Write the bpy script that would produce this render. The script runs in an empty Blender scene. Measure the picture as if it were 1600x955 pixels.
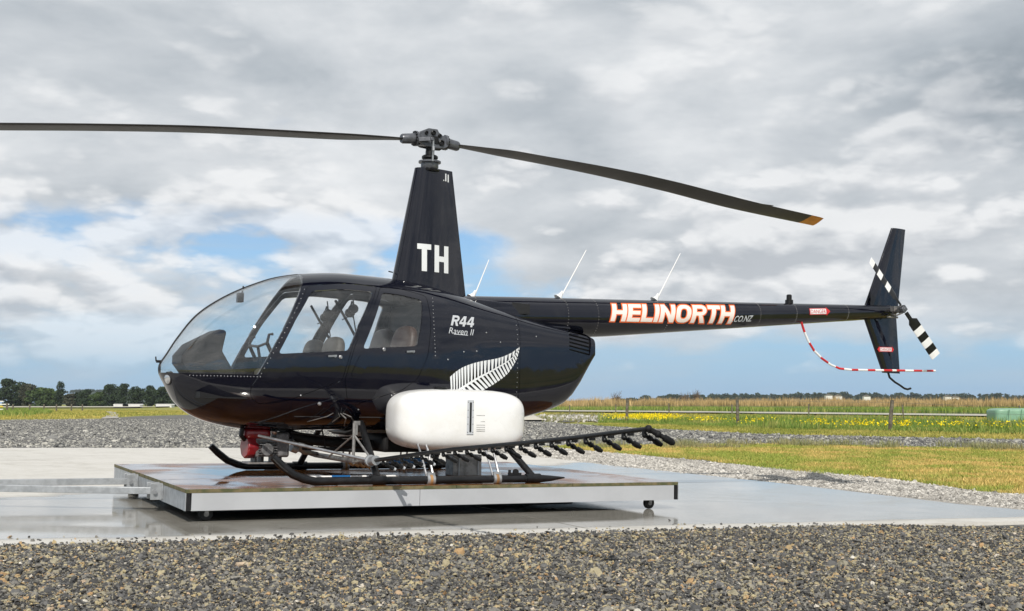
import bpy, bmesh, math, random
import numpy as np
from mathutils import Vector, Matrix, noise as mnoise
random.seed(7); RNG = np.random.default_rng(11)
scene = bpy.context.scene
COL = scene.collection

# ------------------------------------------------------------------ camera, light, sky
FPX, HC, MX, MY, PSI, RHO, HOR = 1828.0, .937, -.835, 11.083, .4724, .0195, 631.4
HD = .687                                  # camera height over the trolley deck
GZ = -.25                                 # ground under the trolley, deck = 0
PIT = math.atan((HOR - 477.5) / FPX)
cam_d = bpy.data.cameras.new('camera'); cam = bpy.data.objects.new('camera', cam_d); COL.objects.link(cam)
cam.location = (0, 0, HC); cam.rotation_euler = (math.pi / 2 + PIT, 0, 0)
cam_d.sensor_width = 36; cam_d.lens = FPX / 1600 * 36; cam_d.clip_start = .1; cam_d.clip_end = 20000
scene.camera = cam
scene.render.resolution_x, scene.render.resolution_y = 1024, 611
scene.view_settings.view_transform = 'Standard'; scene.view_settings.look = 'None'
scene.view_settings.gamma = 1; scene.view_settings.use_curve_mapping = False
scene.view_settings.exposure = 0.0
SUN_EL = math.radians(40)
sun_d = bpy.data.lights.new('sun', 'SUN'); sun = bpy.data.objects.new('sun', sun_d); COL.objects.link(sun)
sun_d.energy = 3.9; sun_d.angle = math.radians(.5); sun_d.color = (1, .95, .87)
sun.rotation_euler = (math.pi / 2 - SUN_EL, 0, math.radians(2)); sun.location = (0, -20, 20)

world = bpy.data.worlds.new('World'); scene.world = world; world.use_nodes = True
wn, wl = world.node_tree.nodes, world.node_tree.links
wn.clear()
class NT:
    """tiny node helper"""
    def __init__(s, tree): s.t = tree; s.n = tree.nodes; s.l = tree.links
    def node(s, typ, **kw):
        n = s.n.new(typ)
        for k, v in kw.items(): setattr(n, k, v)
        return n
    def put(s, sock, v):
        if v is None: return
        if isinstance(v, bpy.types.NodeSocket): s.l.new(v, sock)
        else:
            if sock.type == 'RGBA' and len(v) == 3: v = (*v, 1)
            sock.default_value = v
    def math(s, op, a, b=None, c=None, clamp=False):
        n = s.node('ShaderNodeMath', operation=op, use_clamp=clamp)
        for i, v in enumerate((a, b, c)): s.put(n.inputs[i], v)
        return n.outputs[0]
    def vmath(s, op, a, b=None, scale=None):
        n = s.node('ShaderNodeVectorMath', operation=op)
        s.put(n.inputs[0], a); s.put(n.inputs[1], b)
        if scale is not None: s.put(n.inputs['Scale'], scale)
        return n.outputs['Value'] if op in ('LENGTH', 'DOT_PRODUCT', 'DISTANCE') else n.outputs[0]
    def noise(s, vec, scale, detail=4, rough=.5, dist=0, w=None, lac=2):
        n = s.node('ShaderNodeTexNoise', noise_dimensions='4D' if w is not None else '3D')
        s.put(n.inputs['Vector'], vec); s.put(n.inputs['Scale'], scale); n.inputs['Detail'].default_value = detail
        n.inputs['Roughness'].default_value = rough; n.inputs['Distortion'].default_value = dist
        if w is not None: n.inputs['W'].default_value = w
        return n.outputs['Fac']
    def ramp(s, fac, stops, interp='LINEAR'):
        n = s.node('ShaderNodeValToRGB'); s.put(n.inputs[0], fac); r = n.color_ramp; r.interpolation = interp
        while len(r.elements) < len(stops): r.elements.new(.5)
        for e, (p, c) in zip(r.elements, stops):
            e.position = p; e.color = (c, c, c, 1) if isinstance(c, (int, float)) else (*c, 1)
        return n.outputs[0]
    def mix(s, fac, a, b, blend='MIX'):
        n = s.node('ShaderNodeMix', data_type='RGBA', blend_type=blend)
        s.put(n.inputs[0], fac); s.put(n.inputs[6], a); s.put(n.inputs[7], b)
        return n.outputs[2]
    def sstep(s, x, a, b):
        n = s.node('ShaderNodeMapRange', interpolation_type='SMOOTHSTEP')
        s.put(n.inputs[0], x); s.put(n.inputs[1], a); s.put(n.inputs[2], b); return n.outputs[0]
    def sep(s, v):
        n = s.node('ShaderNodeSeparateXYZ'); s.put(n.inputs[0], v); return n.outputs
    def comb(s, x, y, z):
        n = s.node('ShaderNodeCombineXYZ')
        for i, v in enumerate((x, y, z)): s.put(n.inputs[i], v)
        return n.outputs[0]

W = NT(world.node_tree)
sky = W.node('ShaderNodeTexSky', sky_type='NISHITA'); sky.sun_disc = False
sky.sun_elevation = SUN_EL; sky.sun_rotation = math.pi; sky.air_density = 1.0; sky.dust_density = .15; sky.ozone_density = 3.0
STR = .1
d_ = W.vmath('NORMALIZE', W.node('ShaderNodeTexCoord').outputs['Generated'])
dx, dy, dz = W.sep(d_)[:3]
SEED = 6.1
def cloud_p(zoff, k=2.0, e=.80):
    """cloud space: flattened towards the horizon, wider overhead"""
    h = W.math('MAXIMUM', W.math('ADD', dz, zoff), 0.0)
    den = W.math('ADD', h, .55)
    return W.comb(W.math('DIVIDE', dx, den), W.math('DIVIDE', dy, den), W.math('MULTIPLY', W.math('POWER', h, e), k))
# clear sky with a pale veil low over the horizon
streak = W.noise(W.comb(W.math('MULTIPLY', dx, 2.2), W.math('MULTIPLY', dy, 2.2), W.math('MULTIPLY', dz, 22)), 1.6, 5, .55, .4, 1.3)
veil = W.math('MULTIPLY', W.sstep(streak, .38, .70), W.ramp(dz, [(0, .25), (.03, .55), (.09, .60), (.16, .25), (.3, .1)]))
skyb = W.vmath('MULTIPLY', W.mix(W.ramp(dz, [(0, .80), (.05, .55), (.12, .12), (.2, 0)]), sky.outputs[0], (2.2, 4.1, 6.6)), (.84, .97, 1.09))
skyc = W.mix(veil, skyb, (5.3, 6.0, 6.7))
# high grey sheet, broad and soft
ps = cloud_p(0, 1.9)
sh = W.noise(ps, 2.1, 7, .54, .15, SEED)
side = W.sstep(dx, -.14, .12)
thr = W.ramp(dz, [(0, .70), (.06, .62), (.10, .57), (.140, .565), (.165, .44), (.19, .33), (.5, .33), (1, .40)])
thr = W.math('SUBTRACT', thr, W.math('MULTIPLY', side, W.ramp(dz, [(.02, 0), (.07, .10), (.13, .16), (.2, .03)])))
m1 = W.math('MULTIPLY', W.sstep(W.math('SUBTRACT', sh, thr), -.03, .07), W.ramp(dz, [(0, .3), (.05, .7), (.09, 1)]))
tone = W.noise(cloud_p(0, 2.6), 2.9, 7, .56, .15, SEED + 9)
c1 = W.ramp(tone, [(.30, (.32, .365, .41)), (.42, (.465, .51, .555)), (.53, (.63, .665, .70)), (.66, (.84, .86, .88))])
# nearer heaped clouds with rounded bright heads
def heap(p):
    big = W.noise(p, 2.6, 7, .56, .15, SEED + 21)
    bl = None
    for sc_, am in ((6.0, .50), (12.5, .27), (27, .12), (58, .05)):
        n_ = W.math('MULTIPLY', W.math('ABSOLUTE', W.math('SUBTRACT', W.noise(p, sc_, 0, .5, .15, SEED + sc_), .5)), am * 2.4)
        bl = n_ if bl is None else W.math('ADD', bl, n_)
    return W.math('ADD', W.math('MULTIPLY', big, 1.0), W.math('SUBTRACT', W.math('MULTIPLY', bl, .50), .115))
h0, h1 = heap(cloud_p(0, 2.2)), heap(cloud_p(.014, 2.2))
thr2 = W.ramp(dz, [(.02, .58), (.06, .51), (.10, .485), (.16, .465), (.22, .475), (.32, .51), (1, .55)])
e2 = W.math('SUBTRACT', h0, thr2)
m2 = W.math('MULTIPLY', W.sstep(e2, -.01, .10), W.ramp(dz, [(.015, 0), (.05, .5), (.09, .82), (.18, .72), (.28, .45)]))
lit = W.math('ADD', W.math('MULTIPLY', W.math('SUBTRACT', h0, h1), 4.2), W.math('ADD', .42, W.math('MULTIPLY', W.math('SUBTRACT', tone, .5), 1.6)), clamp=True)
c2 = W.ramp(lit, [(.05, (.54, .57, .61)), (.38, (.73, .75, .775)), (.72, (.95, .955, .96))])
cl = W.mix(m1, skyc, W.vmath('SCALE', c1, scale=1 / STR))
col_ = W.mix(m2, cl, W.vmath('SCALE', c2, scale=1 / STR))
bg = W.node('ShaderNodeBackground'); W.put(bg.inputs[0], col_); bg.inputs[1].default_value = STR
W.l.new(bg.outputs[0], W.node('ShaderNodeOutputWorld').inputs[0])

# ------------------------------------------------------------------ frames
cS, sS = math.cos(PSI), math.sin(PSI)
SITE = Matrix.Translation((0, 0, HC)) @ Matrix.Rotation(RHO, 4, 'Y') @ Matrix.Translation((MX, MY, -HD)) @ Matrix.Rotation(PSI, 4, 'Z')
SITE_I = SITE.inverted()
def sm(t): t = max(0., min(1., t)); return t * t * (3 - 2 * t)
def ground_z(X, Y):
    """the yard falls a little to the right round the pad and levels out behind it"""
    w = (1 - sm((Y - 20) / 22)) * (1 - sm((abs(X) - 9) / 14))
    return -math.tan(RHO) * X * w - .042
def px_ray(px, py):
    a, b = (px - 800) / FPX, (477.5 - py) / FPX
    return Vector((a, math.cos(PIT) - b * math.sin(PIT), math.sin(PIT) + b * math.cos(PIT)))
def px_ground(px, py):
    """where a sight line of the survey photo meets the ground"""
    d = px_ray(px, py); zg = 0
    for _ in range(12):
        t = (zg - HC) / min(d.z, -1e-4); zg = ground_z(d.x * t, d.y * t)
    return (d.x * t, d.y * t)
def at_y(px, py, y):
    o = SITE_I @ Vector((0, 0, HC)); d = (SITE_I.to_3x3()) @ px_ray(px, py)
    t = (y - o.y) / d.y; return o.x + t * d.x, o.z + t * d.z

# ------------------------------------------------------------------ materials
MATS = {}
def mat(name, col, rough=.5, metal=0., coat=0., var=0., vscale=8., bump=0., bscale=60., rvar=0., spec=None, col2=None, detail=4):
    m = bpy.data.materials.new(name); m.use_nodes = True; t = NT(m.node_tree); p = t.n['Principled BSDF']
    tc = t.node('ShaderNodeTexCoord').outputs['Object']
    p.inputs['Roughness'].default_value = rough; p.inputs['Metallic'].default_value = metal
    p.inputs['Coat Weight'].default_value = coat; p.inputs['Coat Roughness'].default_value = .03
    if spec is not None: p.inputs['Specular IOR Level'].default_value = spec
    if var or col2:
        f = t.sstep(t.noise(tc, vscale, detail, .6), .35, .65)
        c2 = col2 or tuple(min(1, c * (1 + var)) for c in col); c1 = col if col2 else tuple(c * (1 - var) for c in col)
        t.put(p.inputs['Base Color'], t.mix(f, c1, c2))
    else: p.inputs['Base Color'].default_value = (*col, 1)
    if rvar:
        t.put(p.inputs['Roughness'], t.math('ADD', rough, t.math('MULTIPLY', t.math('SUBTRACT', t.noise(tc, vscale * .7, 5, .6), .5), rvar * 2), clamp=True))
    if bump:
        b = t.node('ShaderNodeBump'); b.inputs['Strength'].default_value = bump; b.inputs['Distance'].default_value = .01
        t.put(b.inputs['Height'], t.noise(tc, bscale, 4, .6)); t.l.new(b.outputs[0], p.inputs['Normal'])
    MATS[name] = m; return m
# glossy black paint with a light film of dried spray and dust
m = mat('black_paint', (.006, .006, .010), .10, spec=.62)
t = NT(m.node_tree); p = t.n['Principled BSDF']; tc = t.node('ShaderNodeTexCoord').outputs['Object']
film = t.sstep(t.noise(tc, 5, 6, .65, .5), .45, .8); spot = t.sstep(t.noise(tc, 95, 2, .5), .70, .78)
f = t.math('MULTIPLY', film, .5); f = t.math('ADD', f, t.math('MULTIPLY', spot, t.math('MULTIPLY', film, .5)))
t.put(p.inputs['Base Color'], t.mix(t.math('MULTIPLY', f, .05), (.003, .0034, .009), (.25, .23, .2)))
t.put(p.inputs['Roughness'], t.math('ADD', .045, t.math('MULTIPLY', f, .18)))
b = t.node('ShaderNodeBump'); b.inputs['Strength'].default_value = .12; b.inputs['Distance'].default_value = .02; t.put(b.inputs['Height'], t.noise(tc, 2.6, 3, .5, .3)); t.l.new(b.outputs[0], p.inputs['Normal'])
mat('black_satin', (.008, .008, .009), .40, var=.3, vscale=20, spec=.35)
mat('black_rubber', (.009, .009, .010), .65, var=.3, vscale=30, spec=.3)
mat('black_skid', (.008, .008, .009), .33, spec=.4, var=.35, vscale=14, bump=.1, rvar=.12)
mat('interior_dark', (.008, .008, .009), .55, spec=.3)
mat('seat_front', (.085, .08, .07), .6, var=.2, vscale=9, bump=.2, bscale=40)
mat('seat_rear', (.055, .028, .018), .5, var=.25, vscale=7, bump=.2, bscale=40)
mat('blade_under', (.022, .020, .019), .45, var=.22, vscale=3, rvar=.1)
mat('blade_yellow', (.66, .25, .015), .5, var=.12, vscale=10)
mat('hub_grey', (.115, .12, .135), .36, metal=.45, var=.2, vscale=18)
mat('steel', (.45, .45, .46), .34, metal=.9, var=.2, vscale=16, rvar=.1)
mat('steel_dull', (.30, .29, .28), .48, metal=.7, var=.3, vscale=12, rvar=.12)
mat('galvanised', (.38, .395, .41), .46, metal=.6, var=.14, vscale=14, rvar=.1)
mat('beam_white', (.40, .41, .43), .42, var=.05, vscale=2.2, rvar=.1)
mat('white_paint', (.8, .8, .8), .35, var=.03, vscale=6)
mat('tank_white', (.82, .82, .815), .28, vscale=3.5, coat=.25, rvar=.10, col2=(.76, .75, .73))
mat('red_paint', (.55, .02, .025), .35, var=.1)
mat('engine_red', (.22, .008, .014), .3, coat=.4, var=.15, vscale=16)
mat('engine_grey', (.16, .16, .165), .5, metal=.4, var=.3, vscale=26, bump=.3, bscale=90)
mat('blue_plastic', (.01, .10, .28), .4)
mat('decal_white', (.72, .74, .75), .4)
mat('decal_silver', (.50, .52, .55), .38)
mat('decal_orange', (.80, .13, .02), .4)
mat('decal_pale', (.80, .72, .66), .4)
mat('wood_post', (.12, .105, .08), .85, var=.4, vscale=6, bump=.4, bscale=30)
mat('rust_bolt', (.35, .2, .09), .6, metal=.4, var=.3)
mat('wire', (.2, .2, .2), .5, metal=.6)
mat('green_plastic', (.20, .36, .25), .42, var=.06, vscale=3)
mat('shed_white', (.7, .7, .68), .6)
mat('rail_yellow', (.7, .5, .06), .5)
mat('bark', (.06, .05, .04), .9)
mat('lamp_glass', (.55, .55, .55), .12, metal=.6)
def glass(name, dust):
    m = bpy.data.materials.new(name); m.use_nodes = True; t = NT(m.node_tree); t.n.clear()
    tr = t.node('ShaderNodeBsdfTransparent'); tr.inputs[0].default_value = (.975, .98, .98, 1)
    gl = t.node('ShaderNodeBsdfGlossy'); gl.inputs['Roughness'].default_value = .015
    ge = t.node('ShaderNodeNewGeometry'); cs = t.math('ABSOLUTE', t.vmath('DOT_PRODUCT', ge.outputs['Incoming'], ge.outputs['Normal']))
    fr = t.math('ADD', .055, t.math('MULTIPLY', t.math('POWER', t.math('SUBTRACT', 1, cs), 5), .7))
    mx = t.node('ShaderNodeMixShader'); t.put(mx.inputs[0], fr); t.l.new(tr.outputs[0], mx.inputs[1]); t.l.new(gl.outputs[0], mx.inputs[2])
    df = t.node('ShaderNodeBsdfDiffuse'); df.inputs[0].default_value = (.62, .62, .6, 1)
    tc = t.node('ShaderNodeTexCoord').outputs['Object']
    f = t.math('MULTIPLY', t.sstep(t.noise(tc, 3.2, 7, .62, .6), .38, .75), dust)
    drops = t.math('MULTIPLY', t.sstep(t.noise(tc, 120, 2, .5), .66, .72), t.math('MULTIPLY', t.sstep(t.noise(tc, 4, 3, .5), .5, .62), dust * 2.2))
    m2 = t.node('ShaderNodeMixShader'); t.put(m2.inputs[0], t.math('ADD', f, drops)); t.l.new(mx.outputs[0], m2.inputs[1]); t.l.new(df.outputs[0], m2.inputs[2])
    t.l.new(m2.outputs[0], t.node('ShaderNodeOutputMaterial').inputs[0]); MATS[name] = m
glass('plexiglass', .045); glass('windscreen_plexiglass', .03)

# ------------------------------------------------------------------ mesh helpers
def tag(o, label=None, cat=None, group=None, kind=None):
    for k, v in (('label', label), ('category', cat), ('group', group), ('kind', kind)):
        if v: o[k] = v
    return o
def empty(name, mtx=None):
    o = bpy.data.objects.new(name, None); COL.objects.link(o); o.empty_display_size = .2
    if mtx is not None: o.matrix_world = mtx
    return o
def link(name, me, material=None, parent=None, smooth=None, bevel=0):
    o = bpy.data.objects.new(name, me); COL.objects.link(o)
    if material:
        for x in (material if isinstance(material, (list, tuple)) else [material]): me.materials.append(MATS[x])
    if parent: o.parent = parent
    if smooth is not None:
        me.shade_smooth(); me.set_sharp_from_angle(angle=math.radians(smooth))
    if bevel:
        b = o.modifiers.new('bevel', 'BEVEL'); b.width = bevel; b.segments = 2; b.limit_method = 'ANGLE'; b.angle_limit = math.radians(40)
    return o
class MB:
    def __init__(s): s.v = []; s.f = []; s.m = []
    def add(s, vs, fs, mi=0):
        o = len(s.v); s.v += [tuple(v) for v in vs]
        for f in fs: s.f.append(tuple(i + o for i in f)); s.m.append(mi)
        return s
    def box(s, c, size, rot=None, mi=0):
        vs = []
        for x in (-.5, .5):
            for y in (-.5, .5):
                for z in (-.5, .5):
                    v = Vector((x * size[0], y * size[1], z * size[2]))
                    if rot is not None: v = rot @ v
                    vs.append(v + Vector(c))
        return s.add(vs, [(0, 1, 3, 2), (4, 6, 7, 5), (0, 4, 5, 1), (2, 3, 7, 6), (0, 2, 6, 4), (1, 5, 7, 3)], mi)
    def bar(s, a, b, w, h, mi=0):
        a, b = Vector(a), Vector(b); d = b - a
        q = d.to_track_quat('X', 'Z').to_matrix()
        return s.box((a + b) / 2, (d.length, w, h), q, mi)
    def tube(s, path, r, n=12, cap=True, mi=0, mis=None):
        path = [Vector(p) for p in path]; k = len(path); rs = r if isinstance(r, (list, tuple)) else [r] * k
        up = None; rings = []
        for i, p in enumerate(path):
            d = (path[min(i + 1, k - 1)] - path[max(i - 1, 0)]).normalized()
            if up is None:
                up = Vector((0, 0, 1)) if abs(d.z) < .9 else Vector((1, 0, 0))
            u = (up - d * up.dot(d)).normalized(); w = d.cross(u); up = u
            rings.append([p + (u * math.cos(a) + w * math.sin(a)) * rs[i] for a in (2 * math.pi * j / n for j in range(n))])
        vs = [v for ring in rings for v in ring]; o = len(s.v); s.v += [tuple(v) for v in vs]
        for i in range(k - 1):
            for j in range(n):
                a, b = o + i * n + j, o + i * n + (j + 1) % n
                s.f.append((a, b, b + n, a + n)); s.m.append(mis[i] if mis else mi)
        if cap:
            s.f.append(tuple(o + j for j in reversed(range(n)))); s.m.append(mis[0] if mis else mi)
            s.f.append(tuple(o + (k - 1) * n + j for j in range(n))); s.m.append(mis[-1] if mis else mi)
        return s
    def lathe(s, prof, c, axis=(0, 0, 1), n=20, mi=0):
        ax = Vector(axis).normalized(); c = Vector(c)
        return s.tube_r([c + ax * h for r, h in prof], [r for r, h in prof], ax, n, mi)
    def tube_r(s, path, rs, ax, n, mi):
        u = ax.orthogonal().normalized(); w = ax.cross(u); o = len(s.v); k = len(path)
        for p, r in zip(path, rs):
            for j in range(n):
                a = 2 * math.pi * j / n; s.v.append(tuple(p + (u * math.cos(a) + w * math.sin(a)) * max(r, 1e-4)))
        for i in range(k - 1):
            for j in range(n):
                a, b = o + i * n + j, o + i * n + (j + 1) % n
                s.f.append((a, b, b + n, a + n)); s.m.append(mi)
        s.f.append(tuple(o + j for j in reversed(range(n)))); s.m.append(mi)
        s.f.append(tuple(o + (k - 1) * n + j for j in range(n))); s.m.append(mi)
        return s
    def prism(s, poly, y0, y1, mi=0):
        n = len(poly)
        vs = [(x, y0, z) for x, z in poly] + [(x, y1, z) for x, z in poly]
        fs = [tuple(range(n)), tuple(reversed(range(n, 2 * n)))] + [(i, i + n, (i + 1) % n + n, (i + 1) % n) for i in range(n)]
        return s.add(vs, fs, mi)
    def ball(s, c, r, n=10, mi=0, sc=(1, 1, 1)):
        bm = bmesh.new(); bmesh.ops.create_uvsphere(bm, u_segments=n, v_segments=max(6, n // 2 + 1), radius=r)
        vs = [(v.co.x * sc[0] + c[0], v.co.y * sc[1] + c[1], v.co.z * sc[2] + c[2]) for v in bm.verts]
        bm.verts.index_update(); fs = [[v.index for v in f.verts] for f in bm.faces]; bm.free()
        return s.add(vs, fs, mi)
    def mesh(s, name='mesh'):
        me = bpy.data.meshes.new(name); me.from_pydata(s.v, [], s.f); me.polygons.foreach_set('material_index', s.m)
        bm = bmesh.new(); bm.from_mesh(me); bmesh.ops.recalc_face_normals(bm, faces=bm.faces); bm.to_mesh(me); bm.free()
        return me
    def build(s, name, material, parent=None, smooth=35, bevel=0):
        return link(name, s.mesh(name), material, parent, smooth, bevel)

# ================================================================== SETTING
GROUND_STEPS_X = sorted(set([-2000, -1000, -500, -250, -120, -60] + list(range(-40, 41, 2)) + [60, 120, 250, 500, 1000, 2000]))
GROUND_STEPS_Y = sorted(set([-300, -100, -40] + list(range(-20, 60, 2)) + [70, 85, 110, 150, 220, 350, 600, 1000, 2000]))
def sheet(name, poly, lift, material, jag=0., seg=.6, keep=False):
    """a ground sheet draped over the yard; its outline is roughened"""
    pts = []
    n = len(poly)
    for i in range(n):
        a, b = Vector(poly[i]), Vector(poly[(i + 1) % n]); L = (b - a).length
        dist = max(1., ((a + b) / 2).length); k = max(1, min(90, int(L / (seg * max(1, dist / 12)))))
        for j in range(k):
            p = a.lerp(b, j / k)
            if jag and j > 0:
                q = mnoise.noise_vector(Vector((p.x * 1.1, p.y * 1.1, lift * 100))) + .6 * mnoise.noise_vector(Vector((p.x * 3.1, p.y * 3.1, 7)))
                p = p + Vector((q.x, q.y)) * jag
            pts.append(p)
    bm = bmesh.new(); vs = [bm.verts.new((p.x, p.y, 0)) for p in pts]; bm.faces.new(vs)
    for x in GROUND_STEPS_X:
        bmesh.ops.bisect_plane(bm, geom=bm.verts[:] + bm.edges[:] + bm.faces[:], plane_co=(x + .013, 0, 0), plane_no=(1, 0, 0))
    for y in GROUND_STEPS_Y:
        bmesh.ops.bisect_plane(bm, geom=bm.verts[:] + bm.edges[:] + bm.faces[:], plane_co=(0, y + .017, 0), plane_no=(0, 1, 0))
    bmesh.ops.triangulate(bm, faces=bm.faces[:])
    for v in bm.verts: v.co.z = ground_z(v.co.x, v.co.y) + lift * (1 + max(0, v.co.y - 30) * .02)
    for f in bm.faces:
        if f.normal.z < 0: f.normal_flip()
    bm.normal_update()
    for f in bm.faces:
        if f.normal.z < 0: f.normal_flip()
    me = bpy.data.meshes.new(name); bm.to_mesh(me); bm.free()
    o = link(name, me, material); tag(o, kind='structure'); return o
def ground_mat(name, stops, scale, bump=.3, fine=30., rough=.95, patch=.12):
    m = bpy.data.materials.new(name); m.use_nodes = True; t = NT(m.node_tree); p = t.n['Principled BSDF']; p.inputs['Roughness'].default_value = rough
    p.inputs['Specular IOR Level'].default_value = .2
    g = t.node('ShaderNodeNewGeometry').outputs['Position']
    f = t.math('ADD', t.math('MULTIPLY', t.noise(g, scale, 6, .62, .3), .62), t.math('MULTIPLY', t.noise(g, fine, 5, .7), .38))
    f = t.math('ADD', f, t.math('MULTIPLY', t.math('SUBTRACT', t.noise(g, scale * .13, 3, .5), .5), patch * 3))
    t.put(p.inputs['Base Color'], t.ramp(f, stops))
    b = t.node('ShaderNodeBump'); b.inputs['Strength'].default_value = bump; b.inputs['Distance'].default_value = .03
    t.put(b.inputs['Height'], t.noise(g, fine, 5, .7)); t.l.new(b.outputs[0], p.inputs['Normal']); MATS[name] = m
ground_mat('meadow', [(.30, (.09, .13, .025)), (.46, (.20, .23, .05)), (.56, (.34, .30, .085)), (.70, (.42, .32, .12))], .35, .4, 9)
ground_mat('verge_soil', [(.32, (.05, .085, .016)), (.52, (.095, .14, .028)), (.68, (.20, .19, .06))], .5, .5, 12)
ground_mat('lawn_soil', [(.32, (.16, .19, .045)), (.46, (.32, .30, .085)), (.58, (.46, .33, .13)), (.72, (.22, .25, .06))], .8, .5, 22)
ground_mat('gravel_dirt', [(.30, (.06, .059, .056)), (.46, (.125, .122, .115)), (.56, (.20, .195, .18)), (.68, (.32, .305, .27))], 6, .8, 34)
ground_mat('pale_gravel', [(.30, (.17, .16, .145)), (.46, (.36, .34, .31)), (.60, (.50, .47, .43))], 4, .8, 36)
ground_mat('pale_road', [(.35, (.40, .38, .32)), (.65, (.50, .47, .41))], .6, .2, 9)
ground_mat('hill_green', [(.35, (.02, .035, .022)), (.6, (.04, .055, .03)), (.75, (.07, .08, .04))], .02, .1, .2)

sheet('ground', [(-2400, -300), (2400, -300), (2400, 2900), (-2400, 2900)], 0, 'meadow', seg=1e9)
G = px_ground
far_l = [(-70, 60), (-40, 66)] + [G(*p) for p in [(0, 657), (90, 656), (160, 655), (215, 651), (290, 649), (420, 649), (560, 650), (700, 652), (810, 657), (870, 661), (930, 666), (1000, 670), (1100, 675), (1200, 680), (1400, 684), (1600, 688), (1800, 693)]]
near_r = [(40, 24)] + [(16, 20)] + [G(*p) for p in [(1760, 707), (1600, 703), (1400, 699), (1200, 695), (1000, 697), (900, 697), (850, 700)]] + \
    [G(*p) for p in [(980, 714), (1120, 724), (1200, 737), (1375, 752), (1462, 763), (1537, 775), (1610, 779), (1760, 805)]] + [(9, 7), (14, 0), (14, -12), (-70, -12)]
sheet('gravel_yard', far_l + [(40, 29)] + near_r, .010, 'gravel_dirt', jag=.22)
lawn = [G(*p) for p in [(846, 702), (900, 704), (980, 713), (1060, 718), (1120, 724), (1200, 736), (1250, 741), (1375, 751), (1462, 762), (1537, 774), (1610, 778), (1760, 804), (1760, 709), (1600, 704), (1400, 700), (1200, 696), (1000, 698), (900, 697)]]
sheet('lawn', lawn, .020, 'lawn_soil', jag=.18)
margin = [G(*p) for p in [(770, 700), (850, 701), (980, 712), (1060, 720), (1200, 734), (1375, 750), (1537, 773), (1620, 778), (1780, 803), (1740, 830), (1500, 792), (1240, 761), (960, 733), (800, 714)]]
sheet('pale_gravel_margin', margin, .030, 'pale_gravel', jag=.2)
rub = [G(*p) for p in [(838, 655), (862, 650.5), (905, 649), (950, 651), (968, 654.5), (940, 659), (900, 660.5), (855, 660)]]
sheet('dirt_patch', rub, .03, 'gravel_dirt', jag=1.6, seg=.1)
sheet('farm_track', [G(*p) for p in [(158, 655.5), (172, 648.5), (166, 644), (174, 643.8), (186, 648.5), (183, 655)]], .03, 'pale_gravel', jag=.3)
sheet('far_road', [G(*p) for p in [(840, 642.6), (1100, 644.6), (1350, 647.2), (1640, 650.4), (1900, 653), (1900, 656), (1640, 653.2), (1350, 649.8), (1100, 646.8), (840, 644.4)]], .05, 'pale_road')
sheet('runway', [(-200, 330), (-96, 330), (-86, 262), (-150, 262)], .05, 'pale_road')

# --- concrete wash-down pad
pad_site = [(-9.9, -1.95), (-3.765, -2.27), (-2.19, -2.40), (-.41, -2.65), (1.816, -2.81), (4.47, -3.03), (5.5, -3.12), (5.46, -2.2), (5.36, -1.5), (5.6, 1.34), (5.6, 5.5), (5.85, 8.85), (5.7, 12.2), (-9.9, 12.05)]
def site_xy(x, y):
    v = SITE @ Vector((x, y, GZ)); return (v.x, v.y)
m = bpy.data.materials.new('wet_concrete'); m.use_nodes = True; t = NT(m.node_tree); p = t.n['Principled BSDF']; MATS['wet_concrete'] = m
g = t.node('ShaderNodeNewGeometry').outputs['Position']
mp = t.node('ShaderNodeMapping', vector_type='POINT'); t.put(mp.inputs[0], t.vmath('SUBTRACT', g, (MX, MY, 0))); mp.inputs['Rotation'].default_value = (0, 0, -PSI)
sx_, sy_ = t.sep(mp.outputs[0])[:2]
wob = t.math('MULTIPLY', t.math('SUBTRACT', t.noise(g, .9, 6, .6, .8), .5), 1.5)
yy = t.math('ADD', sy_, wob); xx = t.math('ADD', sx_, t.math('MULTIPLY', wob, .5))
front = t.math('ADD', t.math('MULTIPLY', sx_, -.092), -2.63)
w1 = t.sstep(t.math('SUBTRACT', t.math('ADD', sy_, t.math('MULTIPLY', wob, .16)), front), -.16, .02)      # dry strip along the near edge
w1 = t.sstep(t.math('SUBTRACT', t.math('ADD', sy_, t.math('MULTIPLY', wob, .22)), front), .20, .40)
w2 = t.math('SUBTRACT', 1, t.sstep(t.math('ADD', yy, t.math('MULTIPLY', t.math('SUBTRACT', sx_, 3.0), -.55)), 4.7, 5.3))
wet = t.math('MULTIPLY', w1, w2)
dry_n = t.noise(g, 1.7, 6, .65, .5); stain = t.noise(g, 7, 6, .7)
dryc = t.ramp(t.math('ADD', t.math('MULTIPLY', dry_n, .6), t.math('MULTIPLY', stain, .4)), [(.3, (.40, .38, .34)), (.42, (.52, .50, .46)), (.52, (.58, .56, .52)), (.7, (.62, .60, .565))])
wetc = t.ramp(t.math('ADD', t.math('MULTIPLY', dry_n, .6), t.math('MULTIPLY', stain, .4)), [(.3, (.24, .225, .195)), (.5, (.33, .315, .28)), (.7, (.40, .38, .34))])
t.put(p.inputs['Base Color'], t.mix(wet, dryc, wetc))
puddle = t.sstep(t.noise(g, .8, 5, .6, .4), .30, .62)
wr = t.math('SUBTRACT', .17, t.math('MULTIPLY', puddle, .14))
t.put(p.inputs['Roughness'], t.math('ADD', t.math('MULTIPLY', wet, wr), t.math('MULTIPLY', t.math('SUBTRACT', 1, wet), .85)))
t.put(p.inputs['Specular IOR Level'], t.math('ADD', .25, t.math('MULTIPLY', wet, .5)))
b = t.node('ShaderNodeBump'); b.inputs['Distance'].default_value = .004
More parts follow.
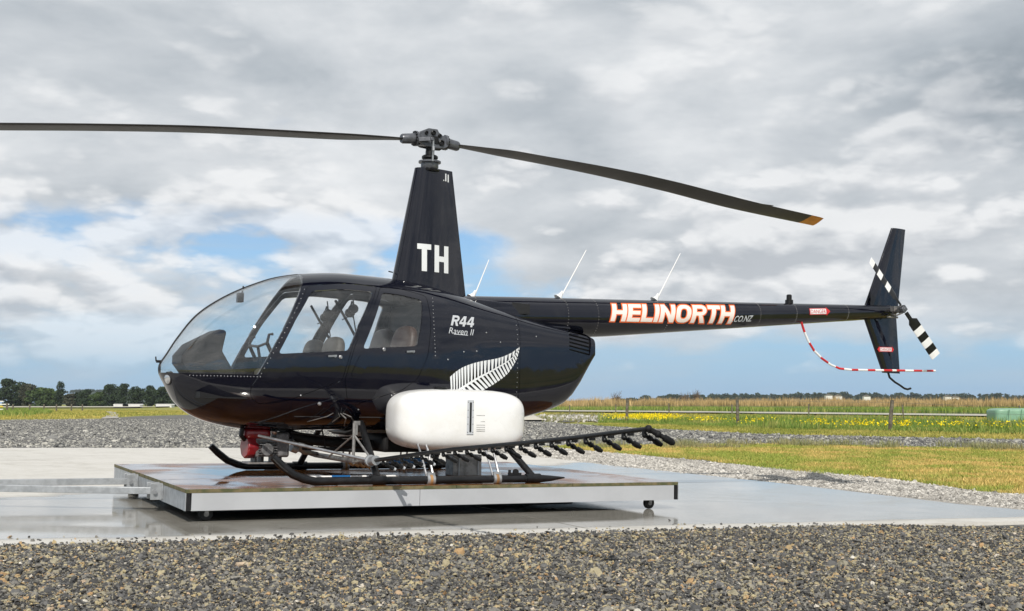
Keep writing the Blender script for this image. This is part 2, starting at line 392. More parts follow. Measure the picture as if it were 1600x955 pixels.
t.put(b.inputs['Strength'], t.math('SUBTRACT', .5, t.math('MULTIPLY', wet, .46))); t.put(b.inputs['Height'], t.noise(g, 25, 5, .65)); t.l.new(b.outputs[0], p.inputs['Normal'])
# slab of its own thickness, cast in bays with open joints
pad = empty('concrete_pad'); tag(pad, kind='structure')
cuts_x = [-10, -4.8, .35, 6.]; cuts_y = [-3.6, 1.9, 7.1, 12.4]
for i in range(3):
    for j in range(3):
        bm = bmesh.new(); bm.faces.new([bm.verts.new((x, y, 0)) for x, y in pad_site])
        for co, no in (((cuts_x[i] + .009, 0, 0), (-1, 0, 0)), ((cuts_x[i + 1] - .009, 0, 0), (1, 0, 0)), ((0, cuts_y[j] + .012, 0), (0, -1, 0)), ((0, cuts_y[j + 1] - .012, 0), (0, 1, 0))):
            bmesh.ops.bisect_plane(bm, geom=bm.verts[:] + bm.edges[:] + bm.faces[:], plane_co=co, plane_no=no, clear_outer=True)
        if not bm.faces: bm.free(); continue
        f0 = bm.faces[:][0]
        if f0.normal.z < 0: f0.normal_flip()
        r = bmesh.ops.extrude_face_region(bm, geom=bm.faces[:]); 
        for v in [e for e in r['geom'] if isinstance(e, bmesh.types.BMVert)]: v.co.z -= .10
        bmesh.ops.recalc_face_normals(bm, faces=bm.faces[:])
        for v in bm.verts:
            q = SITE @ Vector((v.co.x, v.co.y, GZ)); v.co = Vector((q.x, q.y, q.z + v.co.z))
        me = bpy.data.meshes.new('slab'); bm.to_mesh(me); bm.free(); link('slab', me, 'wet_concrete', pad)

# --- loose gravel: every stone a little polyhedron, scattered with geometry nodes
def stone_material(name, stops):
    m = bpy.data.materials.new(name); m.use_nodes = True; t = NT(m.node_tree); p = t.n['Principled BSDF']; p.inputs['Roughness'].default_value = .85
    p.inputs['Specular IOR Level'].default_value = .3
    a = t.node('ShaderNodeAttribute', attribute_type='INSTANCER', attribute_name='tint').outputs['Fac']
    g = t.node('ShaderNodeNewGeometry').outputs['Position']
    c = t.ramp(a, stops)
    v = t.math('MULTIPLY', t.math('ADD', .72, t.math('MULTIPLY', t.noise(g, 140, 3, .6), .56)), t.math('ADD', .62, t.math('MULTIPLY', t.noise(g, .9, 5, .6, .5), .76)))
    t.put(p.inputs['Base Color'], t.vmath('SCALE', c, scale=v)); MATS[name] = m
ST = [(0, (.045, .044, .043)), (.30, (.085, .084, .083)), (.52, (.145, .142, .138)), (.68, (.235, .22, .19)), (.80, (.30, .27, .19)), (.91, (.43, .36, .21)), (.97, (.38, .24, .12)), (1, (.58, .55, .48))]
stone_material('stone', ST)
stone_material('stone_far', [(0, (.075, .075, .075)), (.35, (.15, .15, .148)), (.6, (.23, .225, .212)), (.85, (.34, .33, .295)), (1, (.52, .50, .45))])
stone_material('stone_pale', [(0, (.20, .19, .175)), (.5, (.42, .40, .365)), (1, (.64, .61, .56))])
def scatter_stones(name, pts, size, material, seed, label_kind='stuff'):
    n = len(pts); me = bpy.data.meshes.new(name); me.vertices.add(n); me.vertices.foreach_set('co', pts.astype('f').ravel())
    r = np.random.default_rng(seed)
    def attr(nm, typ, arr, key):
        a = me.attributes.new(nm, typ, 'POINT'); a.data.foreach_set(key, arr.astype('f').ravel())
    s = size * np.exp(r.normal(0, .44, n))[:, None] * np.stack([r.uniform(.8, 1.35, n), r.uniform(.7, 1.1, n), r.uniform(.38, .72, n)], 1)
    attr('scl', 'FLOAT_VECTOR', s, 'vector')
    attr('rot', 'FLOAT_VECTOR', np.stack([r.normal(0, .5, n), r.normal(0, .5, n), r.uniform(0, 6.28, n)], 1), 'vector')
    attr('tint', 'FLOAT', r.uniform(0, 1, n), 'value')
    a = me.attributes.new('pick', 'INT', 'POINT'); a.data.foreach_set('value', r.integers(0, 4, n).astype('i'))
    o = link(name, me); tag(o, kind='stuff')
    ng = bpy.data.node_groups.new(name, 'GeometryNodeTree'); ng.interface.new_socket('Geometry', in_out='INPUT', socket_type='NodeSocketGeometry'); ng.interface.new_socket('Geometry', in_out='OUTPUT', socket_type='NodeSocketGeometry')
    N, L = ng.nodes, ng.links; gi, go = N.new('NodeGroupInput'), N.new('NodeGroupOutput')
    g2i = N.new('GeometryNodeGeometryToInstance')
    for k in range(4):
        ico = N.new('GeometryNodeMeshIcoSphere'); ico.inputs['Subdivisions'].default_value = 2; ico.inputs['Radius'].default_value = .5
        sp = N.new('GeometryNodeSetPosition'); no = N.new('ShaderNodeTexNoise'); no.noise_dimensions = '4D'; no.inputs['W'].default_value = k * 3.3; no.inputs['Scale'].default_value = 2.1; no.inputs['Detail'].default_value = 1
        sub = N.new('ShaderNodeVectorMath'); sub.operation = 'SUBTRACT'; sub.inputs[1].default_value = (.5, .5, .5)
        sc = N.new('ShaderNodeVectorMath'); sc.operation = 'SCALE'; sc.inputs['Scale'].default_value = 1.1
        L.new(no.outputs['Color'], sub.inputs[0]); L.new(sub.outputs[0], sc.inputs[0]); L.new(sc.outputs[0], sp.inputs['Offset'])
        L.new(ico.outputs[0], sp.inputs[0])
        smn = N.new('GeometryNodeSetMaterial'); smn.inputs['Material'].default_value = MATS[material]; L.new(sp.outputs[0], smn.inputs[0]); 
        ss = N.new('GeometryNodeSetShadeSmooth'); ss.inputs['Shade Smooth'].default_value = False; L.new(smn.outputs[0], ss.inputs[0]); L.new(ss.outputs[0], g2i.inputs[0])
    iop = N.new('GeometryNodeInstanceOnPoints'); iop.inputs['Pick Instance'].default_value = True
    def na(nm, dt):
        x = N.new('GeometryNodeInputNamedAttribute'); x.data_type = dt; x.inputs['Name'].default_value = nm; return x.outputs[0]
    L.new(gi.outputs[0], iop.inputs['Points']); L.new(g2i.outputs[0], iop.inputs['Instance'])
    L.new(na('pick', 'INT'), iop.inputs['Instance Index']); L.new(na('rot', 'FLOAT_VECTOR'), iop.inputs['Rotation']); L.new(na('scl', 'FLOAT_VECTOR'), iop.inputs['Scale'])
    L.new(iop.outputs[0], go.inputs[0])
    md = o.modifiers.new('stones', 'NODES'); md.node_group = ng
    return o
GZV = np.vectorize(ground_z)
site_inv = np.array(SITE_I)
def to_site(X, Y):
    Z = GZV(X, Y); P = np.stack([X, Y, Z, np.ones_like(X)], 0); return (site_inv @ P)[:2]
def pad_front_y(sx): return np.interp(sx, [p_[0] for p_ in pad_site[:7]], [p_[1] for p_ in pad_site[:7]])
# near yard in front of the pad
n = 340000
Y = RNG.uniform(3.9, 9.8, n * 2); X = RNG.uniform(-1, 1, n * 2) * (Y * .46 + 1.3)
sx, sy = to_site(X, Y)
edge = np.array([mnoise.noise(Vector((a * 2.3, b * 2.3, 0))) for a, b in zip(X, Y)]) * .07 if False else RNG.normal(0, .025, n * 2)
pf_ = pad_front_y(sx); k = (sy < pf_ + edge) | ((sy < pf_ + np.abs(RNG.normal(0, .22, n * 2)) * (RNG.uniform(0, 1, n * 2) < .035)) & (sx < 5.4))
k &= ~((RNG.uniform(0, 1, n * 2) < .45) & (np.sin(X * 1.3 + Y * 2.1) + np.sin(X * .7 - Y * 3.3 + 1) > 1.35))
X, Y = X[k][:n], Y[k][:n]
bumpz = np.abs(RNG.normal(0, .009, len(X))); sx2, sy2 = to_site(X, Y); on_ = sy2 > pad_front_y(sx2) + .03; bumpz[on_] = .016
scatter_stones('gravel_stones', np.stack([X, Y, GZV(X, Y) + .030 + bumpz], 1), .0128, 'stone', 1)
# yard behind the pad
n = 150000
Y = 21 + (75 - 21) * RNG.uniform(0, 1, n * 3) ** 1.25; X = RNG.uniform(-1, 1, n * 3) * (Y * .5 + 1)
def inside(X, Y, poly):
    c = np.zeros(len(X), bool); m_ = len(poly)
    for i in range(m_):
        (x1, y1), (x2, y2) = poly[i], poly[(i + 1) % m_]
        if y1 == y2: continue
        c ^= ((y1 > Y) != (y2 > Y)) & (X < (x2 - x1) * (Y - y1) / (y2 - y1) + x1)
    return c
sx, sy = to_site(X, Y)
k = inside(X, Y, far_l + [(40, 29)] + near_r) & ~((sy < 12.25) & (sx < 5.85) & (sy > -4)) & ~inside(X, Y, margin)
X, Y = X[k][:n], Y[k][:n]
scatter_stones('gravel_stones', np.stack([X, Y, GZV(X, Y) + .022], 1), .036, 'stone_far', 2)
ml = np.array(margin); n = 40000
X = RNG.uniform(ml[:, 0].min(), ml[:, 0].max(), n * 4); Y = RNG.uniform(ml[:, 1].min(), ml[:, 1].max(), n * 4)
sx, sy = to_site(X, Y); k = inside(X, Y, margin) & ~((sx < 5.6) & (sy < 12.1)); X, Y = X[k][:n], Y[k][:n]
scatter_stones('gravel_stones', np.stack([X, Y, GZV(X, Y) + .032], 1), .018, 'stone_pale', 3)

n = 2600; q_ = np.array(rub); X = RNG.normal(q_[:, 0].mean(), 1.6, n); Y = RNG.normal(q_[:, 1].mean(), 6, n)
scatter_stones('rubble_stones', np.stack([X, Y, GZV(X, Y) + .06], 1), .13, 'stone_pale', 4)
# --- grasses, reeds, flowers: blades as real geometry
def blade_material(name, base, tip, dry, dscale=.5, bias=0.):
    m = bpy.data.materials.new(name); m.use_nodes = True; t = NT(m.node_tree); p = t.n['Principled BSDF']; p.inputs['Roughness'].default_value = .75
    p.inputs['Specular IOR Level'].default_value = .2
    a = t.node('ShaderNodeAttribute', attribute_name='tint').outputs
    g = t.node('ShaderNodeNewGeometry').outputs['Position']
    h, r, _ = t.sep(a['Vector'])[:3]
    c = t.mix(h, base, tip)
    pn = t.math('ADD', t.math('MULTIPLY', t.noise(g, dscale, 4, .6), .5), t.math('MULTIPLY', t.noise(g, dscale * 4.3, 4, .6), .5))
    f = t.math('ADD', t.math('MULTIPLY', t.sstep(pn, .42 - bias, .58 - bias), .75), t.math('MULTIPLY', r, .35), clamp=True)
    c = t.mix(f, c, dry); c = t.vmath('SCALE', c, scale=t.math('ADD', .7, t.math('MULTIPLY', r, .6)))
    t.put(p.inputs['Base Color'], c); MATS[name] = m
def blades(name, X, Y, h, w, material, lean=.35, z0=0., seed=0, kind='stuff', base=None):
    r = np.random.default_rng(seed); n = len(X)
    Z = GZV(X, Y) + z0 if base is None else base
    a = r.uniform(0, 6.283, n); hh = h * r.uniform(.55, 1.25, n) if np.isscalar(h) else h * r.uniform(.7, 1.2, n); ww = w * r.uniform(.7, 1.3, n)
    la = r.uniform(0, 6.283, n); ld = np.abs(r.normal(0, lean, n)) * hh
    dx_, dy_ = np.cos(a) * ww / 2, np.sin(a) * ww / 2; lx, ly = np.cos(la) * ld, np.sin(la) * ld
    V = np.zeros((n, 5, 3))
    V[:, 0] = np.stack([X - dx_, Y - dy_, Z], 1); V[:, 1] = np.stack([X + dx_, Y + dy_, Z], 1)
    mx_, my_, mz = X + lx * .35, Y + ly * .35, Z + hh * .55
    V[:, 2] = np.stack([mx_ + dx_ * .8, my_ + dy_ * .8, mz], 1); V[:, 3] = np.stack([mx_ - dx_ * .8, my_ - dy_ * .8, mz], 1)
    V[:, 4] = np.stack([X + lx, Y + ly, Z + hh * .97], 1)
    idx = (np.arange(n) * 5)[:, None]
    loops = np.concatenate([idx + np.array([[0, 1, 2, 3]]), idx + np.array([[3, 2, 4]])], 1).ravel()
    starts = (np.arange(n) * 7)[:, None] + np.array([[0, 4]])
    me = bpy.data.meshes.new(name); me.vertices.add(n * 5); me.vertices.foreach_set('co', V.astype('f').ravel())
    me.loops.add(n * 7); me.loops.foreach_set('vertex_index', loops.astype('i')); me.polygons.add(n * 2); me.polygons.foreach_set('loop_start', starts.astype('i').ravel())
    me.update(calc_edges=True)
    at = me.attributes.new('tint', 'FLOAT_VECTOR', 'POINT'); T = np.zeros((n, 5, 3)); T[:, 2:4, 0] = .55; T[:, 4, 0] = 1; T[:, :, 1] = r.uniform(0, 1, n)[:, None]
    at.data.foreach_set('vector', T.astype('f').ravel())
    o = link(name, me, material); tag(o, kind=kind); return o
blade_material('lawn_grass', (.09, .16, .025), (.25, .36, .05), (.60, .42, .15), .33, -.012)
blade_material('weed_grass', (.09, .11, .04), (.26, .29, .13), (.30, .27, .14), .6)
blade_material('verge_grass', (.045, .11, .016), (.13, .25, .03), (.34, .31, .10), .25, -.06)
blade_material('meadow_grass', (.11, .15, .025), (.25, .28, .05), (.44, .36, .10), .08, .0)
blade_material('reed', (.06, .10, .02), (.50, .34, .16), (.52, .37, .18), .12, -.06)
blade_material('flower', (.10, .17, .02), (.75, .58, .01), (.80, .62, .01), 1., .1)
def region(poly, n, seed, ramp=None):
    r = np.random.default_rng(seed); q = np.array(poly); X = r.uniform(q[:, 0].min(), q[:, 0].max(), n * 5); Y = r.uniform(q[:, 1].min(), q[:, 1].max(), n * 5)
    k = inside(X, Y, [tuple(v) for v in poly]); return X[k][:n], Y[k][:n]
def clumpy(X, Y, sc, thr, seed=0.):
    v = np.array([mnoise.noise(Vector((a * sc, b * sc, seed))) for a, b in zip(X, Y)]); k = v > thr; return X[k], Y[k]
X, Y = region(lawn, 120000, 21); blades('lawn_grass', X, Y, .055, .010, 'lawn_grass', .7, .02, 1)
strip = [G(*p) for p in [(905, 697), (1060, 698), (1200, 695), (1400, 698), (1620, 702), (1620, 708), (1400, 704), (1200, 701), (1060, 706), (905, 702)]]
X, Y = clumpy(*region(strip, 9000, 22), .9, .08); blades('weed_tufts', X, Y, .19, .013, 'weed_grass', .5, .02, 2)
verge = [G(*p) for p in [(935, 662), (1000, 664), (1200, 671), (1400, 676), (1620, 681), (1900, 688), (1900, 664), (1600, 661), (1350, 657), (1150, 655), (1000, 653), (935, 654)]]
X, Y = region(verge, 60000, 23); blades('verge_grass', X, Y, .15, .022, 'verge_grass', .6, 0, 3)
X, Y = clumpy(*region(verge, 16000, 24), .16, .12, 3.); blades('verge_tall_grass', X, Y, .42, .03, 'verge_grass', .35, 0, 4)
strw = [G(*p) for p in [(935, 665), (1000, 669), (1200, 679), (1400, 683), (1620, 687), (1900, 693), (1900, 685), (1620, 679), (1400, 674), (1200, 669), (1000, 662), (935, 661)]]
X, Y = region(strw, 24000, 36); blades('straw_grass', X, Y, .07, .02, 'meadow_grass', .7, 0, 13)
fl = []
for cx_, cy_, rx, ry, nn in ((845, 0, 0, 0, 0), (965, 656.5, 22, 3, 420), (1000, 657.5, 44, 4, 1100), (1025, 658, 40, 4.6, 1300), (1100, 662, 26, 3, 160), (1275, 669, 26, 2.6, 130), (1350, 671.5, 60, 3.4, 190), (1415, 671.5, 12, 3, 70), (1485, 672, 60, 3.4, 90), (1560, 673, 60, 3.6, 90), (1180, 665, 60, 3, 90)):
    for _ in range(nn):
        fl.append(G(cx_ + random.gauss(0, .5) * rx, cy_ + random.gauss(0, .45) * ry))
fl = np.array(fl); o = blades('yellow_flowers', fl[:, 0], fl[:, 1], .05, .055, 'flower', .8, 0, 5, base=GZV(fl[:, 0], fl[:, 1]) + RNG.uniform(.16, .36, len(fl)))
X, Y = clumpy(*region(rub, 3000, 35), .35, .1); blades('weed_tufts', X, Y, .28, .04, 'weed_grass', .5, .02, 12)
far_m = [G(*p) for p in [(840, 649), (1000, 652), (1150, 654), (1350, 656), (1620, 660), (1900, 664), (1900, 657), (1620, 654), (1350, 650.5), (1100, 647.5), (840, 645.2)]]
X, Y = region(far_m, 12000, 25); blades('meadow_grass', X, Y, .12, .05, 'meadow_grass', .5, 0, 6)
green = [G(*p) for p in [(840, 641.8), (1100, 643.8), (1350, 646.2), (1640, 649.4), (1900, 652), (1900, 646), (1640, 643), (1350, 641), (1100, 639.6), (840, 638.8)]]
X, Y = region(green, 30000, 26); blades('tall_green_grass', X, Y, .62, .09, 'verge_grass', .2, 0, 7)
reedp = [(6, 196), (40, 196), (84, 186), (130, 172), (150, 186), (92, 204), (44, 214), (4, 214)]
X, Y = region(reedp, 30000, 27); hn = np.array([1.78 + .75 * mnoise.noise(Vector((a * .22, b * .22, 0))) + .3 * mnoise.noise(Vector((a * .8, b * .5, 4))) for a, b in zip(X, Y)])
blades('reeds', X, Y, hn, .10, 'reed', .16, 0, 8)
left_m = [G(*p) for p in [(-60, 656), (90, 655), (160, 653.5), (215, 650), (290, 648), (330, 642), (100, 641), (-60, 640.5)]]
X, Y = region(left_m, 30000, 28); blades('meadow_grass', X, Y, .13, .06, 'meadow_grass', .5, 0, 9)
X, Y = region([G(*p) for p in [(-60, 652), (40, 652), (85, 646), (70, 640), (-60, 640)]], 9000, 29); blades('rough_green_grass', X, Y, .38, .05, 'verge_grass', .3, 0, 10)

# --- trees
def leaf_mat(name, c1, c2):
    m = bpy.data.materials.new(name); m.use_nodes = True; t = NT(m.node_tree); p = t.n['Principled BSDF']; p.inputs['Roughness'].default_value = .7; p.inputs['Specular IOR Level'].default_value = .25
    g = t.node('ShaderNodeNewGeometry'); f = t.noise(g.outputs['Position'], .9, 4, .7)
    t.put(p.inputs['Base Color'], t.mix(t.sstep(f, .35, .65), c1, c2)); MATS[name] = m
leaf_mat('leaf_pine', (.018, .032, .016), (.040, .062, .026))
leaf_mat('leaf_green', (.030, .055, .018), (.075, .11, .032))
leaf_mat('leaf_dull', (.035, .04, .025), (.075, .075, .045))
leaf_mat('twig', (.09, .065, .045), (.16, .12, .09))
def crown_mesh(h, w, base, n, leaf, seed, conic=0.):
    r = np.random.default_rng(seed)
    nl = 22; lobes = []
    for i in range(nl):
        z = r.uniform(base, 1); prof = math.sin(math.pi * min(1, max(.08, (1 - z) / (1 - base) * .8 + .12))) ** .6
        if conic: prof = prof * (1 - conic) + conic * (1.05 - z)
        a = r.uniform(0, 6.28); rad = w / 2 * prof * r.uniform(.25, .75)
        lobes.append((math.cos(a) * rad, math.sin(a) * rad, z * h * .9, r.uniform(.16, .30) * w, r.uniform(.10, .17) * h))
    L = np.array(lobes)[r.integers(0, nl, n)]
    def unit(a): return a / np.maximum(np.linalg.norm(a, axis=1), 1e-9)[:, None]
    d = unit(r.normal(0, 1, (n, 3))); q = r.uniform(.55, 1.05, n) ** .6
    c = np.stack([L[:, 0] + d[:, 0] * L[:, 3] * q, L[:, 1] + d[:, 1] * L[:, 3] * q, np.clip(L[:, 2] + d[:, 2] * L[:, 4] * q, base * h * .6, h)], 1)
    u = unit(r.normal(0, 1, (n, 3))); v = unit(np.cross(u, r.normal(0, 1, (n, 3)))); s = (leaf * r.uniform(.6, 1.4, n))[:, None]
    V = np.stack([c - u * s, c + v * s * .55, c + u * s, c - v * s * .55], 1).reshape(-1, 3); k = np.arange(n)[:, None] * 4 + np.arange(4)
    me = bpy.data.meshes.new('crown'); me.from_pydata(V.tolist(), [], k.tolist()); return me
def tree(label, X, Y, h, w, leafm, n=1500, base=.08, conic=0., name='tree', group='trees along the far shelter belt', seed=0):
    root = empty(name, Matrix.Translation((X, Y, ground_z(X, Y)))); tag(root, label, 'tree', group)
    mb = MB(); r = random.Random(seed); mb.tube([(0, 0, -.2), (r.uniform(-.1, .1), 0, h * .3), (r.uniform(-.2, .2), .1, h * .75)], [w * .045, w * .035, w * .012], 7)
    for k in range(5):
        a = r.uniform(0, 6.28); z = h * r.uniform(.25, .6); mb.tube([(0, 0, z), (math.cos(a) * w * .3, math.sin(a) * w * .3, z + h * .18)], [w * .016, w * .006], 5)
    mb.build('trunk', 'bark', root); link('crown', crown_mesh(h, w, base, n, w * .05, seed, conic), leafm, root)
    return root
def at_dist(px, Y): return (px - 800) / FPX * Y * 1.0035
TD = 400
tl = [(-14, 30, 30, 'leaf_pine', .0, 'dark tree cut by the left picture edge'), (25, 37, 33, 'leaf_pine', 0, 'tall round dark tree near the left end of the tree line'),
      (48, 30, 24, 'leaf_dull', 0, 'purplish dark tree right of the tall round tree'), (70, 25, 34, 'leaf_green', 0, 'lighter green broad tree in the left tree line'),
      (86, 22, 22, 'leaf_green', 0, 'small pale green tree left of the lone tall conifer'), (99, 34, 15, 'leaf_pine', .5, 'lone slim tall conifer rising above the tree line'),
      (118, 17, 22, 'leaf_dull', 0, 'low brownish tree right of the slim conifer'), (136, 22, 24, 'leaf_pine', 0, 'dark bushy tree below the far blue hill'),
      (157, 18, 24, 'leaf_green', 0, 'low green tree under the end of the far hill'), (179, 30, 24, 'leaf_pine', .25, 'tall dark pine right of the far hill'),
      (197, 30, 18, 'leaf_pine', .5, 'pointed dark pine in the middle of the right pine row'), (217, 26, 24, 'leaf_pine', .2, 'dark pine left of the helicopter nose'),
      (239, 27, 22, 'leaf_pine', .3, 'pine closest to the left of the helicopter nose'), (258, 25, 24, 'leaf_pine', .2, 'dark pine partly hidden by the helicopter nose'),
      (281, 24, 24, 'leaf_pine', 0, 'dark pine seen just under the helicopter nose')]
for i, (px, hpx, wpx, lm, cn, lb) in enumerate(tl):
    Yt = TD + (i * 37 % 40); k = Yt / FPX; tree(lb, at_dist(px, Yt), Yt, hpx * k * 1.12 + .6, wpx * k * 1.3, lm, 3600, .0, cn, seed=i + 3)
# behind the reeds
def bare_tree(label, px, Y, h, w, seed, leaves=0):
    X = at_dist(px, Y); root = empty('bare_tree', Matrix.Translation((X, Y, 0))); tag(root, label, 'tree', 'bare trees behind the reeds')
    mb = MB(); tw = MB(); r = random.Random(seed)
    for s in range(5):
        a = r.uniform(0, 6.28); p = Vector((math.cos(a) * w * .1, 0, 0)); d = Vector((r.uniform(-.35, .35), r.uniform(-.2, .2), 1))
        q = p + d * h * .55; mb.tube([p, q], [.07, .035], 5)
        for b in range(9):
            st = p.lerp(q, r.uniform(.3, 1)); e = st + Vector((r.uniform(-.5, .5) * w * .6, r.uniform(-.3, .3) * w, h * r.uniform(.15, .45))); tw.tube([st, e], [.028, .012], 4)
            for c in range(5):
                s2 = st.lerp(e, r.uniform(.4, 1)); tw.tube([s2, s2 + Vector((r.uniform(-.3, .3) * w * .5, 0, h * r.uniform(.05, .2)))], [.014, .008], 3)
    mb.build('trunk', 'twig', root); tw.build('crown', 'twig', root)
    if leaves: link('foliage', crown_mesh(h * .75, w, .1, leaves, w * .035, seed), 'twig', root)
bare_tree('brownish bare bush above the reeds nearest the cowling', 960, 222, 3.3, 2.8, 1, 500)
bare_tree('leafless thin tree left of the pair above the reeds', 1068, 222, 3.4, 2.6, 2, 120)
bare_tree('leafless thin tree right of the pair above the reeds', 1085, 224, 4.0, 2.4, 3, 60)

# --- hills and the woods on them
def ridge(name, pts, Y, depth, material):
    xs = np.linspace(pts[0][0], pts[-1][0], 60); hs = np.interp(xs, [p_[0] for p_ in pts], [p_[1] for p_ in pts]); mb = MB(); vs = []
    prof = [(0, 0), (.25, .55), (.5, 1), (.75, .6), (1, 0)]
    for x, hp in zip(xs, hs):
        Xw = (x - 800) / FPX * Y; hh = max(0, hp) * Y / FPX
        for q, z in prof: vs.append((Xw * (1 + .3 * q * depth / Y), Y + q * depth, z * hh - .3 + (mnoise.noise(Vector((Xw * .01, q * 3, 1))) * hh * .1 if 0 < q < 1 else 0)))
    fs = [(i * 5 + j, (i + 1) * 5 + j, (i + 1) * 5 + j + 1, i * 5 + j + 1) for i in range(59) for j in range(4)]
    mb.add(vs, fs); o = mb.build(name, material, None, 60); tag(o, kind='structure'); return o
ridge('hills', [(40, 14), (90, 20), (105, 25), (140, 29), (165, 27), (185, 22), (230, 16), (300, 10)], 1900, 400, 'hill_green')
ridge('hills', [(880, 6), (1000, 10), (1100, 13), (1250, 17), (1400, 16), (1500, 14), (1620, 13), (1800, 10)], 1300, 300, 'hill_green')
def wood(name, px0, px1, Y, n, hpx, seed, gaps, base_px):
    r = np.random.default_rng(seed); V = []; F = []
    for i in range(n):
        px = r.uniform(px0, px1); g_ = mnoise.noise(Vector((px * .021, seed, 0)))
        if g_ < gaps: continue
        Yc = Y + r.uniform(-20, 60); k = Yc / FPX; h = hpx * k * r.uniform(.55, 1.1) * (.75 + .5 * max(0, g_)); w = h * r.uniform(.8, 1.5); X = (px - 800) * k
        zb = base_px(px) * k
        me = crown_mesh(h, w, .02, 200, w * .13, int(r.integers(1e6))); o_ = len(V)
        V += [(v.co.x + X, v.co.y + Yc, v.co.z + zb - .5) for v in me.vertices]; F += [tuple(a + o_ for a in q.vertices) for q in me.polygons]; bpy.data.meshes.remove(me)
    me = bpy.data.meshes.new(name); me.from_pydata(V, [], F); o = link(name, me, 'leaf_pine'); tag(o, kind='stuff')
hb = lambda px: float(np.interp(px, [880, 1000, 1100, 1250, 1400, 1500, 1620, 1800], [6, 10, 13, 17, 16, 14, 13, 10])) * .62
wood('far_wood', 1000, 1760, 1290, 330, 12, 5, -.45, hb)
wood('far_wood', 930, 1760, 900, 150, 11, 6, -.05, lambda px: 4.)
wood('far_wood', -900, -35, 440, 130, 30, 9, -.8, lambda px: 0.)
wood('far_wood', 40, 300, 1990, 150, 5, 8, -.7, lambda px: float(np.interp(px, [40, 90, 105, 140, 165, 185, 230, 300], [14, 20, 25, 29, 27, 22, 16, 10])) * .72)
# scattered far houses on the right hill
for i, (px, py) in enumerate(((1293, 615.5), (1308, 616.5), (1352, 617), (1478, 617.5), (1490, 618.5))):
    Y = 1240; k = Y / FPX; X = (px - 800) * k; z = (HOR - py) * k - 3
    root = empty('house', Matrix.Translation((X, Y, z))); tag(root, ['pale house on the far right hill, leftmost', 'pale house on the far hill, second from left', 'pale house on the far hill, middle one', 'pale house on the far hill, second from right', 'pale house on the far hill, rightmost'][i], 'house', 'far houses on the hill')
    MB().box((0, 0, 0), (7, 6, 4)).build('wall', 'shed_white', root); MB().prism([(-4, 2), (4, 2), (0, 4)], -3.4, 3.4).build('roof', 'wood_post', root)

# --- hazy air over the whole site
m = bpy.data.materials.new('hazy_air'); m.use_nodes = True; t = NT(m.node_tree); t.n.clear()
pv = t.node('ShaderNodeVolumePrincipled'); pv.inputs['Color'].default_value = (.80, .90, 1, 1); pv.inputs['Density'].default_value = .00009; pv.inputs['Anisotropy'].default_value = .0
t.l.new(pv.outputs[0], t.node('ShaderNodeOutputMaterial').inputs['Volume']); MATS['hazy_air'] = m
tag(MB().box((0, 1250, 34), (5000, 3400, 72)).build('haze', 'hazy_air', None), kind='stuff')

# --- fences
def fence(label, posts, wires, group='post and wire fences', wood_='wood_post', thick=.075):
    (x0, y0) = posts[0][:2]; root = empty('fence', Matrix.Translation((x0, y0, ground_z(x0, y0)))); tag(root, label, 'fence', group); tops = []
    for (X, Y, h, ln, th) in posts:
        z = ground_z(X, Y) - ground_z(x0, y0); mb = MB(); mb.tube([(0, 0, -.2), (ln * .5, 0, h * .5), (ln, 0, h)], [th, th * .95, th * .88], 9)
        o = mb.build('post', wood_, root, 50); o.location = (X - x0, Y - y0, z); tops.append((Vector((X - x0, Y - y0, z)), h, ln))
    for f_ in wires:
        for (a, ha, la), (b, hb_, lb) in zip(tops, tops[1:]):
            MB().tube([a + Vector((la * f_, 0, ha * f_)), a.lerp(b, .5) + Vector(((la + lb) / 2 * f_, 0, (ha + hb_) / 2 * f_ - .03)), b + Vector((lb * f_, 0, hb_ * f_))], .004, 4).build('wire', 'wire', root)
P = [(G(p_[0], p_[1]), p_[2]) for p_ in [((979, 660, 1.1)), ((1153, 664, 1.12)), ((1390, 674, .95)), ((1700, 690, 1.))]]
fence('near post and wire fence beside the yellow flowers, with stout leaning posts', [(P[0][0][0], P[0][0][1], 1.30, .06, .085), (P[1][0][0], P[1][0][1], 1.30, -.02, .075), (P[2][0][0], P[2][0][1], 1.12, .13, .075), (P[3][0][0], P[3][0][1], 1., 0, .07)], (.45, .7, .92))
P2 = [G(*p_) for p_ in [(890, 649), (962, 648.5), (1046, 651), (1144, 654), (1264, 654), (1412, 655.5), (1596, 660)]]
fence('farther thin wire fence standing in front of the pale road', [(q[0], q[1], h, l, .05) for q, h, l in zip(P2, (.9, .95, 1.05, .95, .98, .95, .9), (0, .02, -.05, 0, 0, -.06, -.08))], (.5, .85))
PL = [at_dist(x_, 150) for x_ in (26, 37, 45, 51, 62, 67)]
fence('short row of pale wooden posts left of the runway', [(x_, 150 + i * 3, .95, 0, .11) for i, x_ in enumerate(PL)], (.6,))
gt = empty('farm_gate', Matrix.Translation((at_dist(-6, 140), 140, 0))); tag(gt, 'white and yellow railed gate at the left picture edge', 'gate')
MB().tube([(1.75, 0, -.2), (1.75, 0, 1.05)], .14, 9).build('gate_post', 'wood_post', gt)
for z, mm in ((1.25, 'shed_white'), (.9, 'shed_white'), (.62, 'rail_yellow'), (.3, 'shed_white')): MB().box((-.8, 0, z), (4.2 if z != .9 else 5.6, .06, .12)).build('rail', mm, gt)
